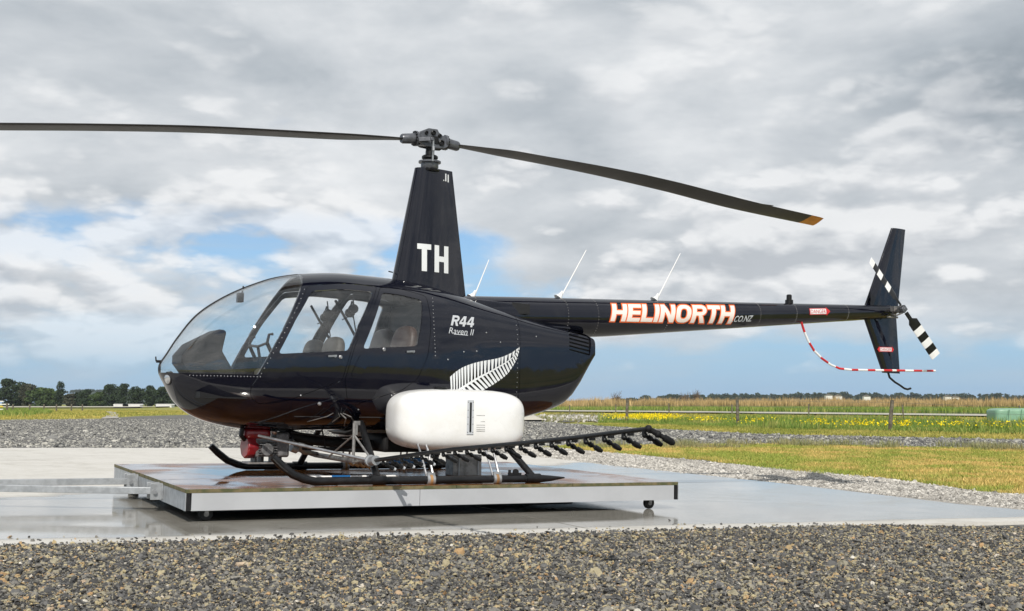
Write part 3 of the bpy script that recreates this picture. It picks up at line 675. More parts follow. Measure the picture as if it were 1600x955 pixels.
for px, w, lb in ((196, 4.2, 'low white shed below the pointed pine'), (212, 4.8, 'long low white shed left of the helicopter nose'), (262, 4.4, 'low white shed just under the helicopter nose')):
    r_ = empty('low_shed', Matrix.Translation((at_dist(px, 330), 330, 0))); tag(r_, lb, 'shed', 'low white sheds before the pines')
    MB().box((0, 0, .25), (w, 3, 1.0)).build('wall', 'shed_white', r_); MB().prism([(-w / 2 - .1, .75), (w / 2 + .1, .75), (w / 2 - .2, .95), (-w / 2 + .2, .95)], -1.7, 1.7).build('roof', 'shed_white', r_)

# --- green plastic water tank at the right edge, cover slab behind the cowling
gx, gy = G(1558, 661.5); gt = empty('water_tank', Matrix.Translation((gx, gy, ground_z(gx, gy)))); tag(gt, 'green moulded plastic water tank at the right picture edge', 'water tank')
def superbox(c, half, n=4., nu=40, nv=24, rot=None):
    mb = MB(); vs = []
    sp = lambda v, e: math.copysign(abs(v) ** e, v)
    for i in range(nv + 1):
        ph = -math.pi / 2 + math.pi * i / nv
        for j in range(nu):
            th = 2 * math.pi * j / nu; e = 2 / n
            vs.append((c[0] + half[0] * sp(math.cos(ph), e) * sp(math.cos(th), e), c[1] + half[1] * sp(math.cos(ph), e) * sp(math.sin(th), e), c[2] + half[2] * sp(math.sin(ph), e)))
    fs = [(i * nu + j, i * nu + (j + 1) % nu, (i + 1) * nu + (j + 1) % nu, (i + 1) * nu + j) for i in range(nv) for j in range(nu)]
    return mb.add(vs, fs)
superbox((1.25, .8, .37), (1.25, .75, .39), 7).build('shell', 'green_plastic', gt, 40)
for x in (.62, 1.25, 1.9): MB().prism([(x - .07, .02), (x + .07, .02), (x + .05, .70), (x + .03, .70)], -.03, .08).build('rib', 'green_plastic', gt, bevel=.01)
MB().prism([(.45, .02), (.56, .02), (.60, .66)], .0, .08).build('gusset', 'green_plastic', gt)
cx0, cy0 = G(830, 659.5); cv = empty('pit_cover', Matrix.Translation((cx0, cy0, ground_z(cx0, cy0)))); tag(cv, 'pale low concrete pit cover on the gravel behind the cowling', 'cover')
MB().box((0, .5, .05), (1.15, 1.0, .14)).build('base', 'black_rubber', cv)
MB().add([(-.7, -.1, .12), (.75, -.1, .12), (.75, 1.1, .12), (-.7, 1.1, .12), (-.15, .3, .34), (.2, .3, .34), (.2, .8, .34), (-.15, .8, .34)], [(0, 1, 5, 4), (1, 2, 6, 5), (2, 3, 7, 6), (3, 0, 4, 7), (4, 5, 6, 7), (3, 2, 1, 0)]).build('lid', 'pale_road', cv)

# ================================================================== LANDING TROLLEY
XL, XR, YN, YF = -2.434, 2.047, -1.241, 2.28
m = bpy.data.materials.new('wet_plywood'); m.use_nodes = True; t = NT(m.node_tree); p = t.n['Principled BSDF']; MATS['wet_plywood'] = m
tc = t.node('ShaderNodeTexCoord').outputs['Object']
gr = t.node('ShaderNodeMapping'); t.put(gr.inputs[0], tc); gr.inputs['Scale'].default_value = (1.2, 14, 14)
gn = t.noise(gr.outputs[0], 2.2, 7, .65, .6); st = t.noise(tc, 1.3, 6, .65, .8)
c = t.ramp(t.math('ADD', t.math('MULTIPLY', gn, .45), t.math('MULTIPLY', st, .55)), [(.32, (.04, .017, .008)), (.45, (.13, .05, .014)), (.56, (.25, .10, .03)), (.72, (.34, .17, .065))])
t.put(p.inputs['Base Color'], c)
pud = t.sstep(t.noise(tc, 1.1, 5, .6, .6), .39, .60)
t.put(p.inputs['Roughness'], t.math('SUBTRACT', .30, t.math('MULTIPLY', pud, .27)))
t.put(p.inputs['Specular IOR Level'], t.math('ADD', .4, t.math('MULTIPLY', pud, .3)))
b = t.node('ShaderNodeBump'); b.inputs['Distance'].default_value = .002; t.put(b.inputs['Strength'], t.math('SUBTRACT', .35, t.math('MULTIPLY', pud, .33))); t.put(b.inputs['Height'], gn); t.l.new(b.outputs[0], p.inputs['Normal'])
mat('ply_edge', (.16, .125, .06), .8, col2=(.07, .075, .03), vscale=12)
tr = empty('landing_trolley', SITE); tag(tr, 'low wheeled landing trolley with wet plywood deck and white side beams', 'trolley')
xs_ = [XL, -1.32, -.2, .92, XR]; ys_ = [YN, .52, YF]
for i in range(4):
    for j in range(2):
        x0, x1, y0, y1 = xs_[i] + .0025, xs_[i + 1] - .0025, ys_[j] + .0025, ys_[j + 1] - .0025
        o = MB().box(((x0 + x1) / 2, (y0 + y1) / 2, -.014), (x1 - x0, y1 - y0, .028)).build('deck_panel', ['wet_plywood', 'ply_edge'], tr)
        for q in o.data.polygons: q.material_index = 0 if q.normal.z > .9 else 1
zb_, zt_ = -.162, -.030
def hollow_beam(name, x0, x1, y0, y1, mats='beam_white', along='x'):
    """box section with open ends"""
    mb = MB(); w = .005; cx, cy, cz = (x0 + x1) / 2, (y0 + y1) / 2, (zb_ + zt_) / 2
    if along == 'x':
        mb.box((cx, y0 + w / 2, cz), (x1 - x0, w, zt_ - zb_)); mb.box((cx, y1 - w / 2, cz), (x1 - x0, w, zt_ - zb_)); mb.box((cx, cy, zt_ - w / 2), (x1 - x0, y1 - y0 - 2 * w - .0002, w)); mb.box((cx, cy, zb_ + w / 2), (x1 - x0, y1 - y0 - 2 * w - .0002, w))
    else:
        mb.box((x0 + w / 2, cy, cz), (w, y1 - y0, zt_ - zb_)); mb.box((x1 - w / 2, cy, cz), (w, y1 - y0, zt_ - zb_)); mb.box((cx, cy, zt_ - w / 2), (x1 - x0 - 2 * w - .0002, y1 - y0, w)); mb.box((cx, cy, zb_ + w / 2), (x1 - x0 - 2 * w - .0002, y1 - y0, w))
    return mb.build(name, mats, tr, 30)
xj = -.53
for x in (XL + .0225, XR - .0225): MB().box((x, YN + .030, (zb_ + zt_) / 2), (.029, .058, zt_ - zb_ - .002)).build('corner_cap', 'black_rubber', tr); MB().box((x + (-.0190 if x < 0 else .0190), YN + .034, (zb_ + zt_) / 2), (.007, .066, zt_ - zb_)).build('end_plate', 'galvanised', tr)
hollow_beam('side_beam', XL + .048, xj - .002, YN + .004, YN + .064); hollow_beam('side_beam', xj + .002, XR - .048, YN + .004, YN + .064)
hollow_beam('side_beam', XL + .004, XR - .004, YF - .064, YF - .004)
hollow_beam('end_beam', XL + .004, XL + .064, YN + .068, YF - .068, 'galvanised', 'y'); hollow_beam('end_beam', XR - .064, XR - .004, YN + .068, YF - .068, 'galvanised', 'y')
for x in (-1.3, -.1, 1.0): hollow_beam('cross_beam', x - .03, x + .03, YN + .068, YF - .068, 'galvanised', 'y')
MB().box((-.55, .4, -.188), (3.4, 2.5, .05)).build('undertray', 'black_rubber', tr, bevel=.006)
for (x, y) in ((-2.25, YN + .12), (1.80, YN + .12), (-2.25, YF - .12), (1.80, YF - .12)):
    fk = empty('castor'); fk.parent = tr; fk.location = (x, y, 0)
    MB().box((0, 0, -.167), (.10, .08, .008)).box((0, .031, -.183), (.03, .005, .03)).box((0, -.031, -.183), (.03, .005, .03)).build('fork', 'steel_dull', fk)
    R_ = .052; zc_ = GZ + R_ + .001
    MB().lathe([(.02, -.022), (R_ - .006, -.022), (R_, -.014), (R_, .014), (R_ - .006, .022), (.02, .022)], (0, 0, zc_), (0, 1, 0), 22).build('wheel', 'black_rubber', fk)
    MB().lathe([(.001, -.026), (.02, -.025), (.02, .025), (.001, .026)], (0, 0, zc_), (0, 1, 0), 14).build('hub', 'steel_dull', fk)
dbz = -.083
for (y, d) in ((.93, 0), (-.25, 0)):
    o = MB()
    o.box((XL - .045, y - .075, dbz), (.098, .008, .135)).box((XL - .045, y + .075, dbz), (.098, .008, .135)).box((XL - .001, y, dbz), (.008, .20, .125)); o.build('hinge_bracket', 'galvanised', tr, bevel=.002)
    MB().tube([(XL - .06, y - .10, dbz - .005), (XL - .06, y + .10, dbz - .005)], .009, 8).tube([(XL - .06, y - .104, dbz - .005), (XL - .06, y - .092, dbz - .005)], .017, 6).build('hinge_bolt', 'steel', tr)
for a, b_ in (((XL - .012, .93, dbz), (-5.05, 1.13, dbz - .01)), ((XL - .012, -.25, dbz), (-5.05, 1.07, dbz - .01))):
    MB().bar(a, b_, .05, .056).build('drawbar', 'galvanised', tr, bevel=.003)
MB().lathe([(.03, -.02), (.06, -.02), (.06, .02), (.03, .02)], (-5.12, 1.1, dbz - .01)).build('tow_eye', 'galvanised', tr)
MB().tube([(-4.95, 1.1, dbz - .03), (-4.95, 1.1, GZ + .002)], .02, 8).build('prop_stand', 'steel_dull', tr)

# ================================================================== HELICOPTER
heli = empty('helicopter', SITE); tag(heli, 'glossy black four-seat helicopter with white spray tanks on the trolley', 'helicopter')
def pchip(xs, ys):
    xs = np.asarray(xs, float); ys = np.asarray(ys, float); hh = np.diff(xs); d = np.diff(ys) / hh; n = len(xs); m = np.zeros(n)
    for i in range(1, n - 1):
        if d[i - 1] * d[i] > 0:
            w1 = 2 * hh[i] + hh[i - 1]; w2 = hh[i] + 2 * hh[i - 1]; m[i] = (w1 + w2) / (w1 / d[i - 1] + w2 / d[i])
    m[0] = d[0]; m[-1] = d[-1]
    def F(x):
        x = np.clip(x, xs[0], xs[-1]); i = np.clip(np.searchsorted(xs, x, side='right') - 1, 0, n - 2); t = (x - xs[i]) / hh[i]
        return (2 * t**3 - 3 * t**2 + 1) * ys[i] + (t**3 - 2 * t**2 + t) * hh[i] * m[i] + (-2 * t**3 + 3 * t**2) * ys[i + 1] + (t**3 - t**2) * hh[i] * m[i + 1]
    return F
XN, ZN, XE = -2.45, .93, 1.70
SS = lambda x: np.sqrt(np.maximum(np.asarray(x, float) - XN, 0))
TX = [-2.45, -2.40, -2.30, -2.15, -1.95, -1.70, -1.45, -1.2, -.9, -.6, -.3, 0, .25, .6, 1.0, 1.4, 1.62, 1.70]
TZ = [.93, 1.04, 1.207, 1.404, 1.556, 1.687, 1.779, 1.824, 1.846, 1.838, 1.820, 1.770, 1.704, 1.607, 1.508, 1.438, 1.405, 1.365]
BX = [-2.45, -2.40, -2.30, -2.15, -1.95, -1.70, -1.3, -.8, -.3, .2, .6, 1.05, 1.41, 1.50, 1.58, 1.65, 1.70]
BZ = [.93, .809, .642, .532, .464, .424, .417, .422, .426, .44, .468, .569, .690, .775, .91, 1.05, 1.15]
WX = [-2.45, -2.40, -2.30, -2.15, -1.95, -1.70, -1.4, -1.0, -.5, -.2, .2, .6, 1.0, 1.4, 1.76]
WZ = [0, .16, .28, .40, .50, .58, .625, .64, .64, .63, .58, .50, .42, .35, .29]
fT, fB, fW = pchip(SS(TX), TZ), pchip(SS(BX), BZ), pchip(SS(WX), WZ)
fNT = pchip([-2.45, -1.8, -.4, .3, 1.0, 1.76], [2.0, 2.3, 2.5, 3.2, 4.5, 5]); fNB = pchip([-2.45, -1.8, -.4, .6, 1.76], [2.0, 2.3, 2.6, 3, 3.2])
fC = pchip([-2.45, -2.2, -1.8, -.4, .6, 1.5, 1.76], [ZN, .93, .95, 1.0, 1.0, 1.1, 1.24])
def sect(x, inset=0.):
    s = SS(x); T, B_, W_ = fT(s) - inset, fB(s) + inset, fW(s) - inset; C = np.clip(fC(x), B_ + .02 * (T - B_), T - .02 * (T - B_)); return T, B_, np.maximum(W_, .004), C
def half_width(x, z, inset=0.):
    T, B_, W_, C = sect(x, inset); up = z > C; h = np.where(up, T - C, C - B_); n = np.where(up, fNT(x), fNB(x))
    return W_ * np.maximum(0, 1 - np.abs((z - C) / h) ** n) ** (1 / n)
def implicit(x, y, z):
    T, B_, W_, C = sect(x); up = z > C; h = np.where(up, T - C, C - B_); n = np.where(up, fNT(x), fNB(x)); return np.abs(y / W_) ** n + np.abs((z - C) / h) ** n
def hit(px, py):
    """survey sight line -> point (x, z) on the port skin"""
    y = -.55
    for _ in range(12):
        x, z = at_y(px, py, y); y = .5 * y - .5 * float(half_width(np.float64(x), np.float64(z)))
    return (x, z)
def loft(inset=0., nx=110, na=80, x0=None, x1=None):
    x0 = XN + .0006 + inset if x0 is None else x0; x1 = XE - inset if x1 is None else x1
    s = np.linspace(SS(x0), SS(x1), nx); x = XN + s**2; th = 2 * np.pi * (np.arange(na) + .5) / na
    T, B_, W_, C = sect(x, inset); ct, st = np.cos(th), np.sin(th); V = []
    for i in range(nx):
        n = np.where(st > 0, fNT(x[i]), fNB(x[i])); y = W_[i] * np.sign(ct) * np.abs(ct) ** (2 / n); h = np.where(st > 0, T[i] - C[i], C[i] - B_[i])
        z = C[i] + h * np.sign(st) * np.abs(st) ** (2 / n); V += [(x[i], a, b) for a, b in zip(y, z)]
    F = [(i * na + j, (i + 1) * na + j, (i + 1) * na + (j + 1) % na, i * na + (j + 1) % na) for i in range(nx - 1) for j in range(na)]
    F.append(tuple(range(na))); F.append(tuple(reversed(range((nx - 1) * na, nx * na)))); return V, F
def shell_mesh(o_in, t):
    V, F = loft(o_in); V2, F2 = loft(o_in + t); n = len(V)
    me = bpy.data.meshes.new('shell'); bm = bmesh.new()
    vs = [bm.verts.new(v) for v in V]; f1 = [bm.faces.new([vs[i] for i in f]) for f in F]; bmesh.ops.recalc_face_normals(bm, faces=f1)
    vs2 = [bm.verts.new(v) for v in V2]; f2 = [bm.faces.new([vs2[i] for i in f]) for f in F2]; bmesh.ops.recalc_face_normals(bm, faces=f2)
    bmesh.ops.reverse_faces(bm, faces=f2); bm.to_mesh(me); bm.free(); return me
def prism_mesh(poly, y0=-1.2, y1=1.2): return MB().prism(poly, y0, y1).mesh('cut')
def boolean(me, ops):
    tmp = []; o = bpy.data.objects.new('tmp', me); COL.objects.link(o); tmp.append(o)
    for op, mm in ops:
        c = bpy.data.objects.new('tmp', mm); COL.objects.link(c); tmp.append(c); c.hide_render = True
        md = o.modifiers.new('b', 'BOOLEAN'); md.operation = op; md.object = c; md.solver = 'EXACT'
    dg = bpy.context.evaluated_depsgraph_get(); dg.update(); r = bpy.data.meshes.new_from_object(o.evaluated_get(dg))
    for q in tmp: bpy.data.objects.remove(q)
    return r
def skin_normals(me):
    """shade the outer skin with the true normals of the fuselage surface"""
    nv = len(me.vertices); co = np.empty(nv * 3, 'f'); me.vertices.foreach_get('co', co); co = co.reshape(-1, 3).astype(float); x, y, z = co.T
    e = 1e-4; xs = np.maximum(x, XN + 2e-3); gx_ = (implicit(xs + e, y, z) - implicit(xs - e, y, z)); gy_ = (implicit(xs, y + e, z) - implicit(xs, y - e, z)); gz_ = (implicit(xs, y, z + e) - implicit(xs, y, z - e))
    g = np.nan_to_num(np.stack([gx_, gy_, gz_], 1)); g /= np.maximum(np.linalg.norm(g, axis=1), 1e-12)[:, None]
    me.shade_smooth(); nor = []
    for q in me.polygons:
        fn = np.array(q.normal)
        for vi in q.vertices:
            d = g[vi] @ fn
            nor.append(tuple(g[vi]) if d > .80 else tuple(-g[vi]) if d < -.80 else tuple(fn))
    me.normals_split_custom_set(nor); return me
def split_side(me, sgn):
    r = me.copy(); bm = bmesh.new(); bm.from_mesh(r); bmesh.ops.delete(bm, geom=[v for v in bm.verts if v.co.y * sgn < 0], context='VERTS'); bm.to_mesh(r); bm.free(); return r
def grow(poly, d):
    """offset a polygon outwards by d (inwards when negative)"""
    n = len(poly); A = sum(poly[i][0] * poly[(i + 1) % n][1] - poly[(i + 1) % n][0] * poly[i][1] for i in range(n)); s = 1 if A > 0 else -1; out = []
    for i in range(n):
        a, b, c = (Vector(poly[i - 1]), Vector(poly[i]), Vector(poly[(i + 1) % n])); u = (b - a).normalized(); v = (c - b).normalized()
        n1 = Vector((u.y, -u.x)) * s; n2 = Vector((v.y, -v.x)) * s; k = (n1 + n2); k = k / max(.3, k.dot(n1)) if k.length > 1e-6 else n1
        q = b + k * d; out.append((q.x, q.y))
    return out
def roundpoly(poly, r, k=4):
    out = []; n = len(poly)
    for i in range(n):
        a, b, c = Vector(poly[i - 1]), Vector(poly[i]), Vector(poly[(i + 1) % n]); l1, l2 = (a - b).length, (c - b).length; q = min(r, l1 * .4, l2 * .4)
        p1, p2 = b + (a - b).normalized() * q, b + (c - b).normalized() * q
        for j in range(k + 1):
            t = j / k; p = p1 * (1 - t)**2 + b * 2 * t * (1 - t) + p2 * t * t; out.append((p.x, p.y))
    return out
# openings, surveyed on the port side and cut through both sides
wl_ = hit(403, 585.5); wu_ = hit(470, 452); dv = Vector(wu_) - Vector(wl_); top_ = Vector(wu_) + dv * .5
P_wind = [(-2.7, wl_[1] + .012), (-2.3, wl_[1] + .0), wl_, wu_, (top_.x, top_.y), (-1.6, 2.3), (-2.7, 2.3)]
P_dfront = roundpoly([hit(*q) for q in [(482, 447), (440, 520), (407, 586), (392, 606), (392, 621), (404, 631), (445, 627), (492, 610), (534, 595), (552, 536), (588, 448), (536, 443)]], .03)
P_drear = roundpoly([hit(*q) for q in [(594, 449), (556, 537), (539, 594), (543, 636), (590, 621), (627, 610), (652, 592), (668, 557), (673, 505), (665, 463), (630, 453)]], .03)
P_wfront = roundpoly([hit(*q) for q in [(487, 455), (462, 500), (435, 553), (545, 548), (560, 510), (583, 456), (536, 452)]], .035)
P_wrear = roundpoly([hit(*q) for q in [(597, 457), (567, 545), (652, 541), (659, 505), (659, 469), (628, 461)]], .035)
P_louv = roundpoly([hit(*q) for q in [(886, 517), (905, 520), (921, 526), (922, 556), (889, 547)]], .02)
XC = hit(813, 550)[0]
P_cowl = [(XC, 0), (3, 0), (3, 3), (XC, 3)]; P_fore = [(XC - .004, 0), (-4, 0), (-4, 3), (XC - .004, 3)]
shell = shell_mesh(0, .03); thin = shell_mesh(.004, .005)
pm_ = prism_mesh
link('fuselage_skin', skin_normals(boolean(shell.copy(), [('DIFFERENCE', pm_(P_wind)), ('DIFFERENCE', pm_(grow(P_dfront, .004))), ('DIFFERENCE', pm_(grow(P_drear, .004))), ('INTERSECT', pm_(P_fore))])), 'black_paint', heli)
cw = link('engine_cowling', skin_normals(boolean(shell.copy(), [('INTERSECT', pm_(P_cowl)), ('DIFFERENCE', pm_(P_louv))])), 'black_paint', heli)
for pd, pw, nm in ((P_dfront, P_wfront, 'front_door'), (P_drear, P_wrear, 'rear_door')):
    D = boolean(shell.copy(), [('INTERSECT', pm_(pd)), ('DIFFERENCE', pm_(pw))]); Wn = boolean(thin.copy(), [('INTERSECT', pm_(grow(pw, -.001)))])
    for sgn in (-1, 1):
        o = link(nm, skin_normals(split_side(D, sgn)), 'black_paint', heli); link('window', skin_normals(split_side(Wn, sgn)), 'plexiglass', o)
        # latch handle and two hinges
        hx, hz = (hit(520, 557) if nm == 'front_door' else hit(642, 550)); yy_ = sgn * float(half_width(np.float64(hx), np.float64(hz)))
        MB().bar((hx - .045, yy_ + sgn * .014, hz), (hx + .03, yy_ + sgn * .014, hz + .006), .012, .016).tube([(hx + .02, yy_ - sgn * .01, hz), (hx + .02, yy_ + sgn * .016, hz)], .009, 8).build('handle', 'steel', o)
        hx, hz = (hit(532, 558) if nm == 'front_door' else hit(600, 546)); yy_ = sgn * float(half_width(np.float64(hx), np.float64(hz)))
        MB().lathe([(.016, -.01), (.016, .006), (.008, .012)], (hx, yy_, hz), (0, sgn, 0), 12).build('lock', 'steel', o)
ws = link('windshield', skin_normals(boolean(thin.copy(), [('INTERSECT', pm_(grow(P_wind, -.001)))])), 'windscreen_plexiglass', heli)
link('centre_bow', skin_normals(boolean(shell_mesh(-.003, .022), [('INTERSECT', pm_(P_wind, -.017, .017))])), 'black_satin', ws)
def skin_y(x, z): return -float(half_width(np.float64(x), np.float64(z)))
# rivets along the windscreen sill and post
rv = MB()
def rivet(x, z, r=.0036):
    for s in (1, -1):
        y = skin_y(x, z) * s; rv.ball((x, y, z), r, 6, sc=(1, .6, 1))
for i in range(22):
    q = Vector((-2.25, wl_[1] - .018)).lerp(Vector((wl_[0] + .02, wl_[1] - .018)), i / 21); rivet(q.x, q.y)
for i in range(18):
    q = Vector((wl_[0] + .028, wl_[1] + .01)).lerp(Vector((wu_[0] + .030, wu_[1])), i / 17); rivet(q.x, q.y)
for i in range(20):
    z = .62 + i * .045
    if z < fT(SS(XC)) - .1: rivet(XC - .03, z, .004)
for i in range(16):
    q = hit(676 + i * .3, 466 + i * 6.); rivet(q[0], q[1], .004)
for q in ((725, 550), (700, 562), (745, 549), (782, 535), (760, 520), (838, 526), (560, 640), (612, 618), (470, 618)): q = hit(*q); rivet(*q, .007)
o = rv.build('rivets', 'steel', heli); tag(o, kind='stuff')
# door pockets: shallow raised panels under the windows
def skin_patch(name, poly, lift, material, parent, sgn=-1, step=.03, surf=None, thick=0.):
    """flat outline -> sheet lying on the skin"""
    bm = bmesh.new(); bm.faces.new([bm.verts.new((x, 0, z)) for x, z in poly]); return drape(bm, name, lift, material, parent, sgn, step, surf)
def drape(bm, name, lift, material, parent, sgn=-1, step=.03, surf=None):
    surf = surf or (lambda x, z: float(half_width(np.float64(x), np.float64(z))))
    xs = [v.co.x for v in bm.verts]; zs = [v.co.z for v in bm.verts]
    for lo, hi, no in ((min(xs), max(xs), (1, 0, 0)), (min(zs), max(zs), (0, 0, 1))):
        q = lo + step
        while q < hi:
            bmesh.ops.bisect_plane(bm, geom=bm.verts[:] + bm.edges[:] + bm.faces[:], plane_co=(q * no[0], 0, q * no[2]), plane_no=no); q += step
    bmesh.ops.triangulate(bm, faces=bm.faces[:])
    for v in bm.verts: v.co.y = sgn * (surf(v.co.x, v.co.z) + lift)
    for f in bm.faces:
        f.normal_update()
        if f.normal.y * sgn < 0: f.normal_flip()
    me = bpy.data.meshes.new(name); bm.to_mesh(me); bm.free(); return link(name, me, material, parent, 60)
for sgn in (-1, 1):
    for pts in ([(432, 562), (449, 563), (449, 570), (434, 594), (412, 597), (411, 592)], [(563, 554), (580, 555), (580, 562), (566, 585), (551, 589), (549, 584)]):
        skin_patch('door_pocket', roundpoly([hit(*q) for q in pts], .03), .006, 'black_paint', heli, sgn)
# cowling louvres
for sgn in (-1, 1):
    skin_patch('louvre_backing', grow(P_louv, .012), -.034, 'interior_dark', cw, sgn, .02)
    for k in range(5):
        f_ = (k + .45) / 5; a = Vector(hit(886.5, 518 + f_ * 29)); b_ = Vector(hit(921, 527 + f_ * 29)); skin_patch('louvre', [(a.x, a.y), (b_.x, b_.y), (b_.x, b_.y + .020), (a.x, a.y + .020)], -.010 - .0, 'black_paint', cw, sgn, .02)
MB().box((1.30, 0, 1.15), (.4, .30, .3)).build('engine_shroud', 'interior_dark', cw)
# --- cabin interior
MB().prism([(-2.2, .74), (-2.0, .70), (-.25, .70), (-.25, .67), (-2.2, .69)], -.5, .5).build('cabin_floor', 'interior_dark', heli)
MB().prism([(-.36, .60), (-.30, .60), (-.10, 1.60), (-.16, 1.60)], -.48, .48).build('firewall', 'interior_dark', heli)
con = MB().prism([(-2.16, .80), (-2.30, .98), (-2.30, 1.05), (-2.22, 1.15), (-1.99, 1.275), (-1.945, 1.272), (-1.93, 1.25), (-1.96, 1.09), (-1.86, .93), (-1.78, .78)], -.21, .21).build('instrument_console', 'interior_dark', heli, bevel=.018)
MB().prism([(-2.1, .70), (-2.1, .80), (-1.5, .80), (-1.42, .74), (-1.42, .70)], -.12, .12).build('pedestal', 'interior_dark', heli, bevel=.01)
for k, (y, z, r) in enumerate([(-.12, 1.18, .038), (0, 1.18, .038), (.12, 1.18, .038), (-.06, 1.06, .034), (.06, 1.06, .034)]):
    x = -1.945 + (1.2 - z) * -.08 + .004; MB().lathe([(r, 0), (r, .008), (r * .8, .01)], (x - .002, y, z), (1, 0, -.12), 14).build('gauge', 'black_satin', con)
cyc = MB().tube([(-1.50, 0, .74), (-1.56, 0, .95), (-1.60, 0, 1.15)], [.016, .014, .013], 8).tube([(-1.60, -.30, 1.17), (-1.60, 0, 1.15), (-1.60, .30, 1.17)], .012, 8).build('cyclic_stick', 'black_satin', heli)
for y in (-.30, .30): MB().tube([(-1.60, y, 1.17), (-1.55, y, 1.07), (-1.545, y, 1.02)], .017, 8).tube([(-1.60, y, 1.17), (-1.585, y, 1.245), (-1.55, y, 1.25)], .013, 7).build('grip', 'black_satin', cyc)
def seat(name, x, y, w, m_, top):
    s_ = empty(name); s_.parent = heli; s_.location = (x, y, 0)
    superbox((-.20, 0, .90), (.25, w / 2, .075), 5, 24, 14).build('cushion', m_, s_, 50)
    o = superbox((0, 0, 0), (.06, w / 2, (top - .92) / 2), 3.2, 24, 16).build('backrest', m_, s_, 50); o.location = (.06, 0, (top + .92) / 2); o.rotation_euler = (0, .16, 0)
    MB().box((-.18, 0, .765), (.42, w * .9, .12)).build('seat_base', 'interior_dark', s_)
seat('front_seat', -1.07, -.29, .44, 'seat_front', 1.25); seat('front_seat', -1.07, .29, .44, 'seat_front', 1.25)
seat('rear_seat', -.40, -.28, .50, 'seat_rear', 1.38); seat('rear_seat', -.40, .28, .50, 'seat_rear', 1.38)
for y in (-.36, .36):
    MB().tube([(-.86, y, 1.62), (-.84, y, 1.5), (-.85, y, 1.42)], .006, 6).lathe([(.042, -.02), (.042, .02)], (-.86, y - .03, 1.50), (0, 1, 0), 12).lathe([(.042, -.02), (.042, .02)], (-.86, y + .06, 1.47), (0, 1, 0), 12).tube([(-.86, y - .03, 1.54), (-.86, y + .015, 1.57), (-.86, y + .06, 1.51)], .007, 6).tube([(-.86, y, 1.45), (-.93, y, 1.41), (-.95, y, 1.40)], .005, 5).tube([(-.85, y, 1.45), (-.82, y, 1.3), (-.84, y, 1.1)], .006, 6).build('headset', 'black_satin', heli)
    MB().tube([(-.98, y + .12, 1.58), (-.86, y + .05, 1.35), (-.74, y, 1.12)], .012, 6).build('seat_belt', 'black_rubber', heli)
MB().box((-1.775, 0, 1.575), (.05, .075, .085)).tube([(-1.76, 0, 1.61), (-1.75, 0, 1.68)], .008, 6).build('compass', 'black_satin', heli, bevel=.006)
MB().tube([(-2.43, 0, .99), (-2.47, 0, .99)], .012, 8).tube([(-2.47, 0, .99), (-2.475, 0, 1.03)], .006, 6).build('pitot_tube', 'black_satin', heli)
for sgn in (-1,):
    lx, lz = -2.385, .845; ly = -.085
    nd = Vector((-.93, -.32, -.18)).normalized(); pp = Vector((-2.385, -.12, .845))
    MB().lathe([(.058, -.03), (.058, .004), (.048, .008)], pp, nd, 22).build('lamp_rim', 'black_satin', heli)
    MB().lathe([(.046, .0), (.044, .012), (.028, .020), (.001, .024)], pp, nd, 22).build('landing_light', 'lamp_glass', heli)
q = hit(499, 631); MB().lathe([(.016, -.01), (.016, .01), (.009, .018)], (q[0], skin_y(*q), q[1]), (0, -1, 0), 12).build('fuel_drain', 'steel', heli)

# --- mast fairing: aerofoil sections
def foil(chord, th, n=18):
    up = []
    for i in range(n + 1):
        c_ = .5 * (1 - math.cos(math.pi * i / n)); y = 5 * th * (.2969 * math.sqrt(c_) - .126 * c_ - .3516 * c_**2 + .2843 * c_**3 - .1036 * c_**4); up.append((c_, y))
    return [(c_ * chord, y * chord) for c_, y in up] + [(c_ * chord, -y * chord) for c_, y in reversed(up[1:-1])]
def foil_loft(secs, cap=True):
    """secs: list of point rings"""
    mb = MB(); n = len(secs[0]); vs = [v for s_ in secs for v in s_]
    fs = [(i * n + j, (i + 1) * n + j, (i + 1) * n + (j + 1) % n, i * n + (j + 1) % n) for i in range(len(secs) - 1) for j in range(n)] + [tuple(range(n)), tuple(reversed(range((len(secs) - 1) * n, len(secs) * n)))]
    return mb.add(vs, fs)
secs = []
for i in range(9):
    f_ = i / 8; x0 = -.372 + f_ * .222; x1 = .425 - f_ * .187; zf, zr = 1.70 + f_ * 1.215, 1.62 + f_ * 1.300
    secs.append([(x0 + c_, y, zf + (zr - zf) * c_ / (x1 - x0)) for c_, y in foil(x1 - x0, .36)])
mf = foil_loft(secs).build('mast_fairing', 'black_paint', heli, 50)
def rect2d(x0, x1, z0, z1): return [(x0, z0), (x1, z0), (x1, z1), (x0, z1)]
def fair_y(x, z):
    f_ = (z - 1.70) / 1.215; x0 = -.372 + f_ * .222; x1 = .425 - f_ * .187; L = x1 - x0; c_ = max(0., min(1., (x - x0) / L))
    return 5 * .36 * L * (.2969 * math.sqrt(c_) - .126 * c_ - .3516 * c_**2 + .2843 * c_**3 - .1036 * c_**4)
def glyph(polys, name, lift, material, parent, surf, step=.03, sgn=-1):
    bm = bmesh.new()
    for pl in polys: bm.faces.new([bm.verts.new((x, 0, z)) for x, z in pl])
    return drape(bm, name, lift, material, parent, sgn, step, surf)
ax0, az0 = at_y(653, 380, -.13); ax1, az1 = at_y(704, 426, -.13)
z0, z1 = az1 - .005, az0; w_ = (ax1 - ax0)
u = lambda a, b: (ax0 + w_ * a, z0 + (z1 - z0) * b)
R2 = lambda a, b, c_, d: [u(a, c_), u(b, c_), u(b, d), u(a, d)]
glyph([R2(0, .42, .80, 1), R2(.13, .29, 0, .80)], 'letter_t', .003, 'decal_white', mf, fair_y)
